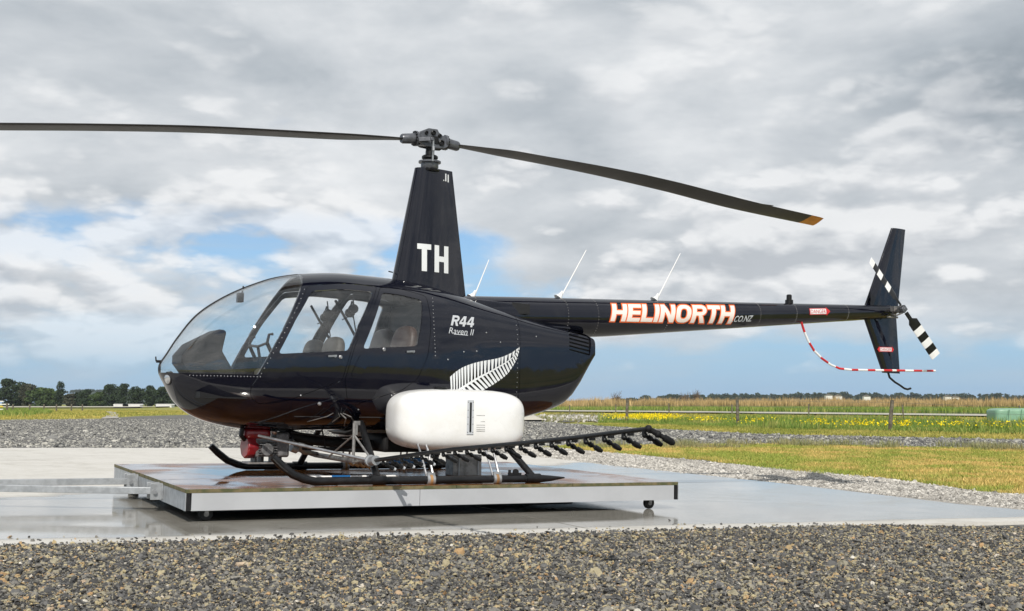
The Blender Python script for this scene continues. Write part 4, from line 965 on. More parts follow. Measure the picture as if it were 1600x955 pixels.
glyph([R2(.53, .68, 0, 1), R2(.85, 1, 0, 1), R2(.68, .85, .40, .60)], 'letter_h', .003, 'decal_white', mf, fair_y)
qx, qz = at_y(697, 274, -.06)
glyph([rect2d(qx, qx + .014, qz - .055, qz + .02), rect2d(qx + .03, qx + .044, qz - .06, qz + .015), rect2d(qx - .022, qx - .012, qz - .055, qz - .043)], 'small_mark', .003, 'decal_white', mf, lambda x, z: max(fair_y(x, z), .01))
MB().tube([(-.355, -.02, 1.895), (-.40, -.03, 1.90)], .006, 6).build('drain_tube', 'black_satin', mf)

# --- rotor head
hub = empty('rotor_head'); hub.parent = heli; hub.location = (0, 0, 3.205)
AZ = math.radians(2.8); hub.rotation_euler = (0, 0, AZ)
MB().tube([(0, 0, -.30), (0, 0, -.02)], .042, 16).lathe([(.055, -.19), (.078, -.185), (.078, -.165), (.065, -.155), (.05, -.15)], (0, 0, 0)).build('mast_shaft', 'black_satin', hub)
MB().lathe([(.07, -.30), (.085, -.275), (.085, -.235), (.108, -.228), (.108, -.212), (.06, -.20)], (0, 0, 0), n=26).build('swashplate', 'hub_grey', hub)
MB().lathe([(.095, -.315), (.10, -.30), (.085, -.285)], (0, 0, 0), n=26).build('swashplate_ring', 'black_satin', hub)
pl_ = [(a_ * .84, b_ * .92) for a_, b_ in [(-.20, .012), (-.17, .055), (-.055, .105), (.055, .105), (.075, .075), (.175, .015), (.20, -.06), (.15, -.09), (.05, -.095), (-.10, -.085), (-.18, -.05)]]
for sgn in (-1, 1): MB().prism(pl_, sgn * .062, sgn * .040).build('hub_plate', 'hub_grey', hub, bevel=.006)
MB().box((0, 0, -.02), (.24, .075, .10)).build('hub_block', 'hub_grey', hub, bevel=.01)
for (x, z, r) in ((-.075, .046, .018), (0, .055, .024), (.068, .036, .018), (.088, -.032, .029)):
    MB().lathe([(r, 0), (r, .014), (r * .75, .018), (r * .72, .006)], (x, -.062, z), (0, -1, 0), 18).build('teeter_bolt', 'black_satin', hub)
    MB().lathe([(r, 0), (r, .014), (r * .75, .018)], (x, .062, z), (0, 1, 0), 18).build('teeter_bolt', 'black_satin', hub)
MB().box((.02, -.065, -.012), (.075, .01, .075)).build('droop_stop', 'black_satin', hub, bevel=.004)
# blades: (side, droop profile, pitch root/tip)
def blade(side, zprof, p0, name='rotor_blade'):
    secs = []; ch = .254
    for i in range(41):
        f_ = i / 40; r = .285 + f_ * (5.03 - .285); z = float(pchip([a for a, b in zprof], [b for a, b in zprof])(r)) - 3.205
        pt = math.radians(float(np.interp(f_, [0, .2, .45, .7, 1], p0))); k = min(1, .42 + (r - .285) * 1.1); c_ = ch * k; ring = []
        for cx, ty in foil(c_, .11 + .10 * (1 - k)):
            q = cx - c_ * .28          # leading edge towards the direction of turning
            yy_ = q * math.cos(pt) - ty * math.sin(pt); zz_ = q * math.sin(pt) + ty * math.cos(pt)
            sw = max(0, (f_ - .99)) * 0
            ring.append((side * (r - (.06 * (cx / c_) if f_ == 1 else 0)), -side * yy_, z + zz_))
        secs.append(ring)
    mb = foil_loft(secs); n = len(secs[0])
    mb.m = [1 if (k_ // n) >= 38 and k_ < 40 * n or k_ == len(mb.f) - 1 else 0 for k_ in range(len(mb.f))]
    b_ = mb.build(name, ['blade_under', 'blade_yellow'], hub, 40)
    zr = zprof[0][1] - 3.205; sl = (zprof[1][1] - zprof[0][1]) / (zprof[1][0] - zprof[0][0])
    MB().tube([(side * .13, 0, -.005), (side * .16, 0, -.01), (side * .165, 0, -.01), (side * .29, 0, zr), (side * .305, 0, zr - .001)], [.048, .051, .051, .048, .040], 18).build('blade_grip', 'hub_grey', hub)
    MB().lathe([(.058, 0), (.074, .004), (.074, .022), (.06, .026)], (side * .142, 0, -.008), (side, 0, -.03), 26).build('grip_flange', 'hub_grey', hub)
    fl_ = MB()
    for j in range(14):
        a = 2 * math.pi * j / 14; fl_.lathe([(.008, 0), (.008, .012)], (side * .166, math.cos(a) * .065, -.009 + math.sin(a) * .065), (side, 0, 0), 6)
    fl_.build('flange_bolts', 'black_satin', hub)
    MB().bar((side * .155, -side * -.07, -.03), (side * .05, -side * -.112, -.02), .018, .04).bar((side * .05, side * .115, -.02), (side * .02, side * .12, -.02), .03, .03).build('pitch_horn', 'hub_grey', hub, bevel=.004)
    MB().tube([(side * .025, side * .12, -.02), (side * .02, side * .104, -.23)], .010, 8).tube([(side * .024, side * .119, -.09), (side * .023, side * .119, -.13)], .016, 8).build('pitch_link', 'steel', hub)
    return b_
rb = blade(1, [(.30, 3.178), (.98, 3.155), (1.86, 3.115), (2.79, 3.047), (3.80, 2.947), (5.03, 2.866)], [2, 4, 12, 15, 10])
MB().box((4.08, -.186, 2.9235 - 3.205 + .041), (.22, .018, .002), Matrix.Rotation(-.23, 3, 'X')).build('trim_tab', 'blade_under', rb)
blade(-1, [(.30, 3.178), (1.24, 3.100), (2.17, 3.022), (3.02, 2.925), (3.80, 2.825), (5.03, 2.66)], [-1, -2, -2, -2, -1])

# --- tail boom and what it carries
def boom_c(x): return float(np.interp(x, [.3, 1.9, 5.93], [1.515, 1.582, 1.858])), float(np.interp(x, [.3, 1.0, 1.9, 5.93], [.20, .200, .195, .074]))
def boom_y(x, z): c_, r = boom_c(x); return math.sqrt(max(0, r * r - (z - c_)**2))
xsb = [.3 + i * (5.93 - .3) / 40 for i in range(41)]
tb = MB().tube([(x, 0, boom_c(x)[0]) for x in xsb], [boom_c(x)[1] for x in xsb], 48).build('tail_boom', 'black_paint', heli, 50)
for x in (1.45, 1.80, 2.66, 3.9, 4.42, 5.2):
    c_, r = boom_c(x); bm_ = MB()
    for j in range(40):
        a = 2 * math.pi * j / 40; bm_.ball((x, math.cos(a) * r, c_ + math.sin(a) * r), .0035, 6)
    o = bm_.build('rivet_ring', 'steel_dull', tb); tag(o, kind='stuff')
MB().add(*foil_loft([[(x, y * k, z0_ + (0 if y else 0)) for x, y, z0_ in ring] for k, ring in [(1, [(.42, -.20, 1.50), (1.5, -.17, 1.50), (1.5, .17, 1.50), (.42, .20, 1.50)]), (.9, [(.42, -.20, 1.66), (1.5, -.17, 1.64), (1.5, .17, 1.64), (.42, .20, 1.66)])]]).v and ([(.42, -.2, 1.5), (1.5, -.17, 1.44), (1.5, .17, 1.44), (.42, .2, 1.5), (.42, -.185, 1.68), (1.45, -.15, 1.64), (1.45, .15, 1.64), (.42, .185, 1.68)], [(0, 1, 5, 4), (1, 2, 6, 5), (2, 3, 7, 6), (3, 0, 4, 7), (4, 5, 6, 7)])).build('boom_fairing', 'black_paint', tb, 30, bevel=.02)
sx0, sz0 = at_y(826, 483, -.22); MB().add([(sx0 - .16, -.17, sz0 - .05), (sx0 - .16, -.17, sz0 + .06), (sx0, -.185, sz0 + .055), (sx0, -.185, sz0 - .05), (sx0, -.245, sz0 + .045), (sx0, -.245, sz0 - .05), (sx0 - .02, -.15, 0 + sz0)], [(0, 5, 4, 1), (1, 4, 2), (0, 3, 5), (2, 4, 5, 3)]).build('air_scoop', 'black_satin', tb)
def text_mesh(txt, height, shear=.0, bold=0., space=1.):
    cu = bpy.data.curves.new('t', 'FONT'); cu.body = txt; cu.size = 1; cu.shear = shear; cu.offset = bold; cu.space_character = space; cu.fill_mode = 'FRONT'; cu.resolution_u = 3
    o = bpy.data.objects.new('t', cu); COL.objects.link(o); dg = bpy.context.evaluated_depsgraph_get(); dg.update(); me = bpy.data.meshes.new_from_object(o.evaluated_get(dg)); bpy.data.objects.remove(o)
    co = np.empty(len(me.vertices) * 3, 'f'); me.vertices.foreach_get('co', co); co = co.reshape(-1, 3); mn, mxx = co.min(0), co.max(0)
    return me, mn, mxx
def text_on(txt, name, a, b, height, lift, material, parent, surf, shear=0., bold=0., sgn=-1, step=.03, space=1.):
    """lettering from point a to point b (x,z), baseline to baseline"""
    me, mn, mx2 = text_mesh(txt, 1, shear, bold, space); bm = bmesh.new(); bm.from_mesh(me); bpy.data.meshes.remove(me)
    for v in bm.verts:
        f_ = (v.co.x - mn[0]) / (mx2[0] - mn[0]); h_ = (v.co.y - mn[1]) / (mx2[1] - mn[1])
        v.co = Vector((a[0] + (b[0] - a[0]) * f_, 0, a[1] + (b[1] - a[1]) * f_ + h_ * height))
    return drape(bm, name, lift, material, parent, sgn, step, surf)
# HELINORTH in slanted block letters, orange edge
def hstroke(txt):
    """block glyphs on a unit grid: returns list of polygons, widths"""
    s = .27; out = []; x = 0.
    for ch in txt:
        if ch == 'H': w = .92; P_ = [[(0, 0), (s, 0), (s, 1), (0, 1)], [(w - s, 0), (w, 0), (w, 1), (w - s, 1)], [(s, .40), (w - s, .40), (w - s, .62), (s, .62)]]
        elif ch == 'E': w = .80; P_ = [[(0, 0), (s, 0), (s, 1), (0, 1)], [(s, 0), (w, 0), (w, .21), (s, .21)], [(s, .40), (w * .95, .40), (w * .95, .61), (s, .61)], [(s, .79), (w, .79), (w, 1), (s, 1)]]
        elif ch == 'L': w = .74; P_ = [[(0, 0), (s, 0), (s, 1), (0, 1)], [(s, 0), (w, 0), (w, .22), (s, .22)]]
        elif ch == 'I': w = .27; P_ = [[(0, 0), (s, 0), (s, 1), (0, 1)]]
        elif ch == 'N': w = .95; P_ = [[(0, 0), (s, 0), (s, 1), (0, 1)], [(w - s, 0), (w, 0), (w, 1), (w - s, 1)], [(s, .98), (s, .60), (w - s, .02), (w - s, .40)]]
        elif ch == 'T': w = .84; P_ = [[(0, .78), (w, .78), (w, 1), (0, 1)], [(w / 2 - s / 2, 0), (w / 2 + s / 2, 0), (w / 2 + s / 2, .78), (w / 2 - s / 2, .78)]]
        elif ch == '4': w = .90; P_ = [[(w - s - .14, 0), (w - .14, 0), (w - .14, 1), (w - s - .14, 1)], [(0, .20), (w - s - .14, .20), (w - s - .14, .41), (0, .41)], [(w - .14, .20), (w, .20), (w, .41), (w - .14, .41)], [(0, .41), (.22, .41), (w - s - .14, .78), (w - s - .14, 1), (w - s - .22, 1)]]
        elif ch in 'OR':
            w = .98 if ch == 'O' else .92; P_ = []
            if ch == 'O':
                N_ = 28; sp = lambda v: math.copysign(abs(v) ** .75, v); ou = [(w / 2 + w / 2 * sp(math.cos(2 * math.pi * k / N_)), .5 + .5 * sp(math.sin(2 * math.pi * k / N_))) for k in range(N_)]; inn = [(w / 2 + (w / 2 - s) * sp(math.cos(2 * math.pi * k / N_)), .5 + .29 * sp(math.sin(2 * math.pi * k / N_))) for k in range(N_)]
                P_ += [[ou[k], ou[(k + 1) % N_], inn[(k + 1) % N_], inn[k]] for k in range(N_)]
            else:
                P_.append([(0, 0), (s, 0), (s, 1), (0, 1)]); N_ = 10; cy, ry, ri = .70, .30, .10; xr = w - .34
                arc = lambda rx, r: [(xr + rx * math.sin(math.pi * k / N_), cy + r * math.cos(math.pi * k / N_)) for k in range(N_ + 1)]
                A_, B_ = arc(.34, ry), arc(.34 - s + .02, ri); P_ += [[A_[k], A_[k + 1], B_[k + 1], B_[k]] for k in range(N_)]
                P_ += [[(s, .80), (xr, .80), (xr, 1), (s, 1)], [(s, .40), (xr, .40), (xr, .60), (s, .60)], [(w * .46, .40), (w * .74, .40), (w + .02, 0), (w - .28, 0)]]
        out.append(([[(x + a, b) for a, b in q] for q in P_])); x += w + .075
    return out, x - .075
def bpt(px, py):
    y = -.17
    for _ in range(10): x, z = at_y(px, py, y); y = -boom_y(x, z)
    return x, z
def place_letters(name, material, fat, lift):
    L, tot = hstroke('HELINORTH'); (xa, za), (xb, zb2) = bpt(953, 502), bpt(1141, 506.0); (xc, zc2), (xd, zd2) = bpt(957, 475), bpt(1149, 478)
    bm = bmesh.new()
    for gl in L:
        for q in gl:
            n = len(q); qq = grow(q, fat) if fat else q
            vs = []
            for a, b in qq:
                f_ = a / tot; lo = (xa + (xb - xa) * f_, za + (zb2 - za) * f_); hi = (lo[0] + .045, zc2 + (zd2 - zc2) * f_)
                vs.append(bm.verts.new((lo[0] + (hi[0] - lo[0]) * b, 0, lo[1] + (hi[1] - lo[1]) * b)))
            bm.faces.new(vs)
    for f in bm.faces: f.normal_update()
    return drape(bm, name, lift, material, tb, -1, .02, boom_y)
place_letters('lettering_edge', 'decal_orange', .06, .003); place_letters('lettering_helinorth', 'decal_pale', 0, .0055)
a, b = bpt(1143, 503.5), bpt(1175, 502.5); c_ = bpt(1148, 494); text_on('.CO.NZ', 'lettering_web', a, b, c_[1] - a[1], .003, 'decal_silver', tb, boom_y, .35, .015)
def danger(name, xa, za, xb, zb3, h, parent, surf, tips, sgn=-1):
    L = xb - xa; v = zb3 - za; P_ = lambda f_, g: (xa + L * f_, za + v * f_ + h * g)
    poly = [P_(.0, 0), P_(.0, 1), P_(.82, 1), P_(.82, 1.18), P_(1, .5), P_(.82, -.18), P_(.82, 0)] if tips == 1 else [P_(.0, .5), P_(.12, 1.15), P_(.12, 1), P_(.88, 1), P_(.88, 1.15), P_(1, .5), P_(.88, -.15), P_(.88, 0), P_(.12, 0), P_(.12, -.15)]
    skin_patch(name, poly, .003, 'red_paint', parent, sgn, .03, surf)
    inn = [P_(.03, .10), P_(.03, .90), P_(.80, .90), P_(.80, .10)] if tips == 1 else [P_(.15, .12), P_(.15, .88), P_(.85, .88), P_(.85, .12)]
    skin_patch(name + '_panel', inn, .0045, 'decal_white', parent, sgn, .03, surf)
    f0, f1 = (.05, .78) if tips == 1 else (.17, .83)
    text_on('DANGER', name + '_lettering', P_(f0, .2), P_(f1, .2), h * .6, .006, 'red_paint', parent, surf, 0, .0, sgn)
a, b = bpt(1265, 492), bpt(1297, 491.5); c_ = bpt(1265, 482); danger('danger_sign', a[0], a[1], b[0], b[1], c_[1] - a[1], tb, boom_y, 1)
# antennas, beacon
for (px, py, qx_, qy) in ((740, 466, 764, 406), (876, 468, 916, 391), (1026, 471, 1063, 396)):
    x, z = at_y(px, py, 0); x2, z2 = at_y(qx_, qy, 0); z = boom_c(x)[0] + boom_c(x)[1] - .004 if x > .6 else z
    an = empty('antenna'); an.parent = heli
    MB().tube([(x + .012, 0, z + .03), (x2, 0, z2)], [.0075, .0045], 8).build('whip', 'white_paint', an)
    MB().tube([(x - .03, 0, z), (x - .012, 0, z + .02), (x + .004, 0, z + .045), (x + .018, 0, z + .075)], [.05, .03, .017, .010], 12).build('base', 'white_paint', an)
x, z = at_y(1233, 471, 0); MB().lathe([(.045, -.02), (.045, .022), (.03, .03), (.03, .075), (.02, .085)], (x, 0, z - .008), n=16).build('beacon', 'black_satin', tb)
# fins
def fin(name, pts, th, y):
    """pts: LE bottom, LE top, TE top, TE bottom"""
    (l0, l1, t1, t0) = [Vector(q) for q in pts]; secs = []
    for i in range(7):
        f_ = i / 6; a, b_ = l0.lerp(l1, f_), t0.lerp(t1, f_); L = (b_ - a)
        secs.append([(a.x + L.x * (cx), y + ty, a.y + L.y * cx) for cx, ty in foil(1, th / max(L.length, .1))]) if False else secs.append([(a.x + L.x * cx, y + ty * L.length, a.y + L.y * cx) for cx, ty in foil(1, th / L.length)])
    return foil_loft(secs).build(name, 'black_paint', heli, 50)
A = lambda px, py: at_y(px, py, .03)
uf = fin('upper_fin', [A(1349, 482), A(1392.5, 356.5), A(1414.5, 359), A(1402.5, 486)], .05, .03)
lf = fin('lower_fin', [A(1378.5, 582.5), A(1347, 490), A(1400, 490), A(1406, 584)], .05, .03)
def fin_y(x, z): return -.03 + .026
a, b = at_y(1371, 549.5, 0), at_y(1397, 550, 0); danger('danger_sign', a[0], a[1], b[0], b[1], .055, lf, fin_y, 2)
secs = []
for i in range(5):
    f_ = i / 4; y = .03 + f_ * .95; x0 = 5.02 + f_ * .33; ch = .42 - .04 * f_; z = 1.735 + f_ * .04
    secs.append([(x0 + cx, y, z + ty) for cx, ty in foil(ch, .1)])
mat('stab_beige', (.22, .2, .17), .5)
foil_loft(secs).build('horizontal_stabilizer', 'stab_beige', heli, 50)
# tail rotor
TRX, TRY, TRZ = 5.868, -.27, 1.872
mg = MB().tube([(5.90, 0, 1.86), (5.99, 0, 1.862)], [.075, .05], 18).tube([(5.93, 0, 1.86), (TRX + .02, TRY + .02, TRZ)], [.045, .022], 14).box((5.90, -.10, 1.885), (.075, .06, .06)).tube([(5.86, -.09, 1.82), (5.83, -.20, 1.80), (5.87, -.26, 1.83)], .01, 8).tube([(5.80, -.08, 1.79), (5.93, -.12, 1.785)], .012, 8).lathe([(.05, 0), (.05, .02), (.03, .03)], (TRX + .01, TRY + .06, TRZ), (0, -1, 0), 16).build('tail_gearbox', 'steel_dull', heli)
trr = empty('tail_rotor'); trr.parent = heli; trr.location = (TRX, TRY, TRZ)
MB().box((0, 0, 0), (.07, .05, .07), Matrix.Rotation(.82, 3, 'Y')).tube([(0, -.03, 0), (0, .05, 0)], .02, 12).build('hub', 'hub_grey', trr, bevel=.006)
for sgn, tw in ((1, -18), (-1, -24)):
    ax = Vector((math.cos(-.825), 0, math.sin(-.825))) * sgn; pr = Vector((-ax.z, 0, ax.x)); secs = []; ch = .125
    rr = [.06, .16, .20, .30, .39, .48, .57, .66, .735]
    for r in rr:
        k = .38 if r < .17 else 1.; a_ = math.radians(tw); ring = []
        for cx, ty in foil(ch * k, .12 if k == 1 else .5):
            q = cx - ch * k * .4; v = ax * r + pr * (q * math.cos(a_)) + Vector((0, 1, 0)) * (q * math.sin(a_) + ty); ring.append(tuple(v))
        secs.append(ring)
    mb = foil_loft(secs); n = len(secs[0]); seq = [0, 0, 0, 1, 0, 1, 0, 1] if sgn == 1 else [0, 0, 0, 1, 0, 1, 0, 1]
    mb.m = [seq[min(7, k_ // n)] if k_ < 8 * n else (0 if k_ == 8 * n else 1) for k_ in range(len(mb.f))]
    mb.build('tail_rotor_blade', ['black_satin', 'white_paint'], trr, 40)
# striped guard and tail skid
gp = [at_y(px, py, -.06) for px, py in [(1252, 503), (1256, 516), (1263, 533), (1272, 548), (1284, 560), (1298, 570), (1312, 576), (1330, 578), (1360, 578.5), (1400, 579), (1440, 579.5), (1461, 579.5)]]
pts = []; mi_ = []; dist = 0
fine_ = [];
for q0, q1 in zip(gp, gp[1:]):
    for k in range(6): fine_.append(Vector((q0[0] + (q1[0] - q0[0]) * k / 6, 0, q0[1] + (q1[1] - q0[1]) * k / 6)))
fine_.append(Vector((gp[-1][0], 0, gp[-1][1])))
for a, b in zip(fine_, fine_[1:]): mi_.append(int(dist / .118) % 2); dist += (b - a).length
MB().tube([(v.x, -.06, v.z) for v in fine_], .013, 10, mis=mi_).build('tail_rotor_guard', ['red_paint', 'white_paint'], heli, 40)
ts = [at_y(px, py, .03) for px, py in [(1387, 580), (1390, 590), (1398, 597), (1406, 602), (1413, 607), (1418, 608.5), (1423, 607)]]
MB().tube([(x, .03, z) for x, z in ts], .013, 8).build('tail_skid', 'black_satin', heli, 40)

# --- fuselage lettering and fern
q = [hit(*p_) for p_ in ((704, 508.5), (743.5, 512), (706, 492.5))]; L44, tot44 = hstroke('R44'); bm = bmesh.new()
for gl in L44:
    for pg in gl: bm.faces.new([bm.verts.new((q[0][0] + (q[1][0] - q[0][0] - .03) * a / tot44 + .035 * b, 0, q[0][1] + (q[1][1] - q[0][1]) * a / tot44 + (q[2][1] - q[0][1]) * b)) for a, b in pg])
drape(bm, 'lettering_model', .003, 'decal_silver', heli, -1, .03)
a, b = hit(709, 522.6), hit(731, 524.6); glyph([[(a[0], a[1]), (b[0], b[1]), (b[0], b[1] + .006), (a[0], a[1] + .006)]], 'lettering_underline', .003, 'decal_silver', heli, None)
q = [hit(*p_) for p_ in ((701, 521), (741, 524.5), (702, 511.5))]; text_on('Raven II', 'lettering_version', q[0], q[1], q[2][1] - q[0][1], .003, 'decal_silver', heli, None, .3, .0)
RA = [(700, 620), (720, 607.5), (735, 598), (750, 589), (765, 581.5), (778, 574), (790, 567), (800, 559.5), (807, 551), (812, 542)]
UP = [(703, 589), (712, 581), (721, 575), (731, 570.5), (742, 567), (753, 564.3), (765, 562.5), (777, 560.2), (787, 557), (800, 551), (812, 542)]
LO = [(735, 622), (748, 614), (759, 607.5), (769, 602), (778, 596), (787, 589.5), (794, 583), (801, 573), (806, 564), (810, 553), (812, 542)]
def curve_at(Pn, f_):
    Pn = [Vector(v) for v in Pn]; k = f_ * (len(Pn) - 1); i = min(int(k), len(Pn) - 2); return Pn[i].lerp(Pn[i + 1], k - i)
bm = bmesh.new()
def leaf(poly):
    vs = []
    for v in poly: h_ = hit(v[0], v[1]); vs.append(bm.verts.new((h_[0], 0, h_[1])))
    bm.faces.new(vs)
NL = 21
for i in range(NL):      # upper leaflets, nearly upright
    f0, f1 = i / NL, (i + .78) / NL; a, b = curve_at(UP, f0), curve_at(UP, f1)
    ybot = lambda x: float(np.interp(x, [v[0] for v in RA], [v[1] for v in RA]))
    xa, xb = a.x + 1.5 * (1 - f0), a.x + 1.5 * (1 - f0) + (b.x - a.x) * .50
    leaf([(a.x, a.y), (b.x, b.y), (xb, min(616, ybot(xb) - 1.0)), (xa, min(616, ybot(xa) - 1.0))])
for i in range(20):      # lower leaflets, swept back
    f0, f1 = i / 20, (i + .72) / 20; a, b = curve_at(LO, f0), curve_at(LO, f1)
    r0, r1 = curve_at(RA, min(1, .12 + f0 * .88)), curve_at(RA, min(1, .12 + (i + .46) / 20 * .88))
    leaf([(r0.x, r0.y), (a.x, a.y), (b.x, b.y), (r1.x, r1.y)])
for i in range(18):      # midrib
    a, b = curve_at(RA, i / 18), curve_at(RA, (i + 1) / 18); w0, w1 = 2.2 * (1 - i / 18) + .2, 2.2 * (1 - (i + 1) / 18) + .2
    leaf([(a.x, a.y - w0), (b.x, b.y - w1), (b.x, b.y + w1 + .01), (a.x, a.y + w0)])
drape(bm, 'fern_emblem', .003, 'decal_white', heli, -1, .05)

# --- landing gear
for s in (-1, 1):
    y = 1.09 * s; r = .034; zc_ = r + .002
    path = [(-1.735, y, .235), (-1.66, y, .165), (-1.57, y, .095), (-1.47, y, .055), (-1.38, y, zc_)] + [(-1.2 + i * .35, y, zc_) for i in range(6)] + [(.68, y, zc_), (.78, y, zc_ + .001), (.92, y, zc_ + .006)]
    sk = MB().tube(path, [r * .9] + [r] * (len(path) - 3) + [r * .75, .006], 16).build('skid', 'black_skid', heli, 40)
    for x in (-1.05, .25): MB().box((x, y, .0035), (.30, .05, .005)).build('wear_shoe', 'steel_dull', sk)
    for x, xt, zt2, yt in ((-.85, -.80, .50, .50), (.60, .42, .52, .44)):
        MB().tube([(x, y, zc_ + .02), ((x * .6 + xt * .4), s * (1.09 * .6 + yt * .4), zc_ * .6 + zt2 * .4 + .02), (xt, s * yt, zt2)], [.030, .030, .028], 14).build('gear_strut', 'black_satin', heli)
        MB().tube([(x - .07, y, zc_ + .004), (x + .07, y, zc_ + .004)], r + .007, 16).build('skid_saddle', 'black_skid', sk)
    MB().lathe([(.028, -.007), (.028, .007)], (.43, y, .095), (0, 1, 0), 16).tube([(.37, y, .08), (.37, y, .115)], .013, 8).box((.42, y, .078), (.12, .03, .02)).build('wheel_lug', 'black_satin', sk)
for x, z in ((-.80, .46), (.42, .50)): MB().tube([(x, -.55, z), (x, -.2, z - .05), (x, .2, z - .05), (x, .55, z)], .032, 12).build('cross_tube', 'black_satin', heli)

# --- spray gear: tanks, booms, pump
for s in (-1, 1):
    tk = superbox((.012, s * .72, .538), (.622, .285, .268), 3.8, 64, 40).build('spray_tank', 'tank_white', heli, 60)
    MB().lathe([(.062, -.02), (.062, .018), (.052, .026), (.02, .028)], (-.18, s * .80, .800), n=20).build('filler_cap', 'black_satin', tk)
    if s < 0:
        for f_ in (0,):
            gxx, gz = at_y(734.5, 652, -1.0); yg = -1.0055
            MB().box((gxx, yg, gz), (.065, .006, .30)).build('sight_gauge', 'decal_silver', tk, bevel=.003); MB().box((gxx, yg - .005, gz), (.016, .008, .255)).build('gauge_tube', 'black_satin', tk)
            bo = MB()
            for zz in (-.13, -.06, .0, .06, .13):
                for xx2 in (-.024, .024): bo.ball((gxx + xx2, yg - .003, gz + zz), .004, 6)
            bo.build('gauge_screws', 'black_satin', tk)
            for i_, pyy in enumerate((650, 659.5, 665, 668.5, 672, 674.5)):
                mx_, mz_ = at_y(750, pyy, -1.0); text_on('- ' + ['100', '80', '60', '40', '30', '20'][i_] + ' LITRES' if False else '-------', 'level_mark', (mx_ - .035, mz_), (mx_ + .045, mz_), .006, .0, 'steel_dull', tk, lambda x, z: 1.0045)
    bxx, bz = at_y(672, 693, -.93)
    MB().box((bxx, s * .90, bz + .005), (.085, .02, .06), Matrix.Rotation(s * -.75, 3, 'X')).build('tank_bracket', 'rust_bolt' if False else 'steel_dull', tk)
    for x in (-.38, .24):
        y = 1.09 * s
        MB().tube([(x - .03, y, .06), (x - .05, s * 1.0, .25), (x - .055, s * .93, .33)], .009, 8).tube([(x + .03, y, .06), (x + .02, s * .98, .28), (x + .02, s * .92, .34)], .011, 8).build('tank_strut', 'steel', heli)
        MB().tube([(x - .035, y, .039), (x + .035, y, .039)], .047, 14).box((x, y, .088), (.07, .05, .02)).build('strut_clamp', 'galvanised', heli)
        MB().tube([(x - .012, y, .039), (x + .012, y, .039)], .0495, 14).build('clamp_band', 'rust_bolt', heli)
BX0 = -.878
sb = empty('spray_boom'); sb.parent = heli
def bz_(y): return float(np.interp(-y, [1.05, 2.564, 3.564, 4.373, 5.101, 5.28], [.197, .353, .432, .501, .572, .572]))
MB().tube([(BX0, y, bz_(y)) for y in np.linspace(-1.02, -5.12, 16)], list(np.linspace(.0175, .0125, 16)), 14).build('boom_pipe', 'black_satin', sb, 40)
MB().tube([(BX0, -1.0, .192), (BX0, -1.12, .204)], .040, 16).tube([(BX0 - .0, -1.0, .195), (BX0, -.97, .19)], .05, 12).build('boom_joint', 'galvanised', sb)
def nozzle(y, pale):
    """check valve hung under the boom with a tip turned aft"""
    z = bz_(y) - .014; nz = MB(); K = .78
    nz.tube([(BX0, y, z + .012), (BX0, y, z - .018)], .012, 10).ball((BX0 + .004, y, z - .018), .016, 10)
    d = Vector((.86, 0, -.42)).normalized(); p_ = Vector((BX0 + .005, y, z - .018))
    prof = [(0, .012), (.03, .012), (.031, .02), (.055, .02), (.056, .013), (.085, .013), (.086, .021), (.125, .021), (.140, .015), (.150, .015)]
    nz.tube([p_ + d * a * K for a, r in prof[:8]], [r * K for a, r in prof[:8]], 10); nz.tube([p_ + d * a * K for a, r in prof[7:]], [r * K for a, r in prof[7:]], 10, mi=1)
    nz.box((BX0 + .045, y, z + .002), (.03, .022, .02))
    return nz.build('nozzle', ['black_satin', 'decal_silver' if pale else 'black_rubber'], sb, 40)
for i in range(20):
    y = -1.28 - .2 * i; nozzle(y, i < 5)
d = Vector((.80, -.15, -.42)).normalized(); p_ = Vector((BX0, -5.12, .573))
MB().ball(p_, .020, 12).tube([p_, p_ + d * .05], [.013, .016], 10).ball(p_ + d * .06, .021, 10).tube([p_ + d * .06, p_ + d * .10, p_ + d * .101, p_ + d * .15, p_ + d * .165], [.013, .013, .019, .019, .011], 10).build('end_nozzle', 'black_rubber', sb, 40)
# centre section under the belly, braces, posts
MB().tube([(BX0, -.98, .19), (BX0, -.3, .17), (BX0 - .05, .35, .18), (BX0 - .05, .95, .21)], .024, 12).build('centre_pipe', 'steel_dull', sb, 40)
for i in range(4):
    y = -.85 + i * .14; MB().tube([(BX0 + .0, y, .165), (BX0 + .02, y, .14), (BX0 + .05, y, .125)], [.010, .013, .012], 8).build('nozzle', 'rust_bolt', sb)
pf = at_y(404, 681, -.25); MB().tube([(BX0 - .02, -1.0, .20), (pf[0], -.25, pf[1])], .013, 10).build('brace_rod', 'steel', sb)
pf = at_y(455, 688, .0); MB().tube([(BX0 - .05, .3, .19), (-1.12, .1, .22), (pf[0], 0, pf[1])], [.02, .026, .02], 10).tube([(-1.2, .05, .24), (-1.26, .03, .26)], .036, 12).build('delivery_hose', 'galvanised', sb)
x0 = -.945
MB().tube([(x0, -.75, .17), (x0, -.75, .50)], .014, 10).box((x0 + .02, -.75, .50), (.055, .03, .035)).box((x0 + .014, -.768, .45), (.02, .01, .10)).tube([(x0, -.75, .40), (BX0, -1.0, .21)], .009, 8).tube([(x0, -.75, .40), (x0 - .12, -.45, .20)], .008, 8).tube([(x0, -.75, .17), (BX0, -.72, .175)], .018, 8).build('boom_hanger', 'steel_dull', sb)
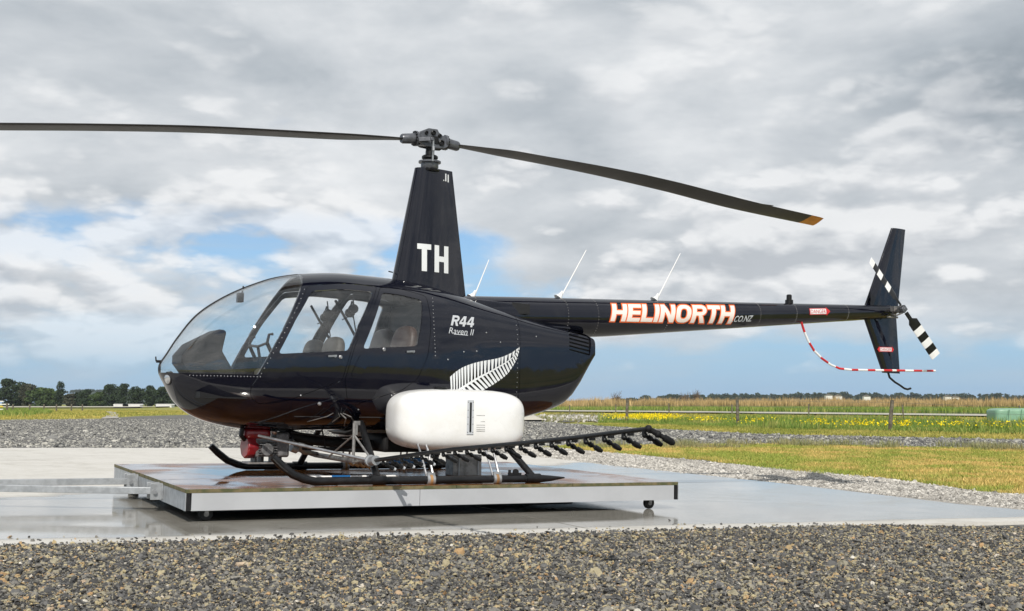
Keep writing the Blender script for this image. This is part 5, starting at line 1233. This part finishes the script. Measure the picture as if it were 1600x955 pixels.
for (a, b_, r) in (((-1.0, -.46, .60), (-1.25, -.40, .50), .004), ((-1.0, -.46, .60), (-1.03, -.42, .50), .005), ((-1.0, -.46, .60), (-.92, -.42, .47), .006), ((-1.0, -.46, .60), (-.83, -.42, .50), .004)):
    MB().tube([a, (Vector(a) + Vector(b_)) / 2 + Vector((0, -.13, .0)), b_], r, 6).build('stay_wire', 'steel_dull', sb)
sp_ = empty('spray_pump'); sp_.parent = heli; sp_.location = (-1.545, 0, .0)
superbox((-.05, .0, .385), (.125, .12, .05), 4, 28, 14).build('fuel_tank', 'engine_red', sp_, 50)
MB().lathe([(.03, -.07), (.095, -.06), (.105, 0), (.105, .05)], (-.10, -.02, .27), (-1, -.15, 0), 8).build('recoil_cover', 'engine_red', sp_, 30, bevel=.012)
eb = MB().box((.02, 0, .27), (.17, .20, .17)).lathe([(.055, 0), (.055, .07)], (.02, -.10, .25), (0, -1, 0), 14)
for k in range(6): eb.box((.035, -.02, .205 + k * .022), (.16, .26, .008))
eb.build('engine_block', 'engine_grey', sp_, bevel=.004)
MB().box((.17, -.02, .29), (.13, .17, .22)).build('muffler', 'engine_grey', sp_, bevel=.02)
MB().lathe([(.02, 0), (.026, .01), (.026, .03)], (.085, -.12, .385), (0, -.4, 1), 12).build('filler_cap', 'steel', sp_)
for x in (-.06, .0, .10, .16): MB().box((x, -.02, .175), (.022, .14, .08)).build('mount_leg', 'black_satin', sp_)
MB().box((.04, 0, .131), (.34, .22, .014)).build('mount_plate', 'steel_dull', sp_)
MB().bar((-.14, .0, .42), (.2, .0, .42), .16, .025).tube([(-.16, -.08, .33), (-.20, -.1, .37), (-.19, -.1, .43)], .02, 8).build('mount_rail', 'black_satin', sp_)
# dark pipework between the tanks
MB().tube([(-1.35, .1, .40), (-1.1, .05, .33), (-.7, .0, .29), (.1, 0, .28)], .045, 12).build('sump_pipe', 'black_rubber', sb)
MB().box((-.15, 0, .31), (.7, .55, .16)).build('sump', 'black_rubber', sb, bevel=.03)
MB().tube([(-1.25, .2, .42), (-1.18, .15, .3), (-1.05, .1, .24)], .012, 8).tube([(-1.02, -.1, .43), (-1.0, -.12, .33), (-.98, -.1, .24)], .008, 8).tube([(-1.3, -.1, .40), (-.95, -.2, .36), (-.6, -.1, .36)], .009, 8).tube([(-1.18, -.05, .26), (-.9, -.1, .25), (-.6, -.2, .24)], .018, 8).build('hose_bundle', 'black_rubber', sb)
MB().box((-.28, -.35, .16), (.36, .06, .05)).build('valve_block', 'blue_plastic', sb, bevel=.01)

# --- loose things on the deck
o = empty('metal_box', SITE @ Matrix.Translation((.42, -.02, .0))); tag(o, 'grey sheet metal box on the deck under the spray tank', 'box')
MB().box((0, 0, .10), (.30, .18, .198)).build('body', 'steel_dull', o, bevel=.006)
MB().box((-.09, -.094, .10), (.012, .008, .19)).build('seam_strip', 'galvanised', o); MB().box((.11, -.094, .10), (.012, .008, .19)).build('seam_strip', 'galvanised', o)
o = empty('spray_lance', SITE @ Matrix.Translation((-1.0, -.35, .0))); tag(o, 'thin white and blue lance lying on the wet deck behind the near skid', 'lance')
MB().tube([(-.25, 0, .018), (.0, 0, .018)], .015, 10).build('tube', 'white_paint', o); MB().tube([(.0, 0, .018), (.17, 0, .018)], .018, 10).build('grip', 'blue_plastic', o); MB().tube([(.17, 0, .018), (.62, 0, .018)], .015, 10).build('tube', 'white_paint', o)
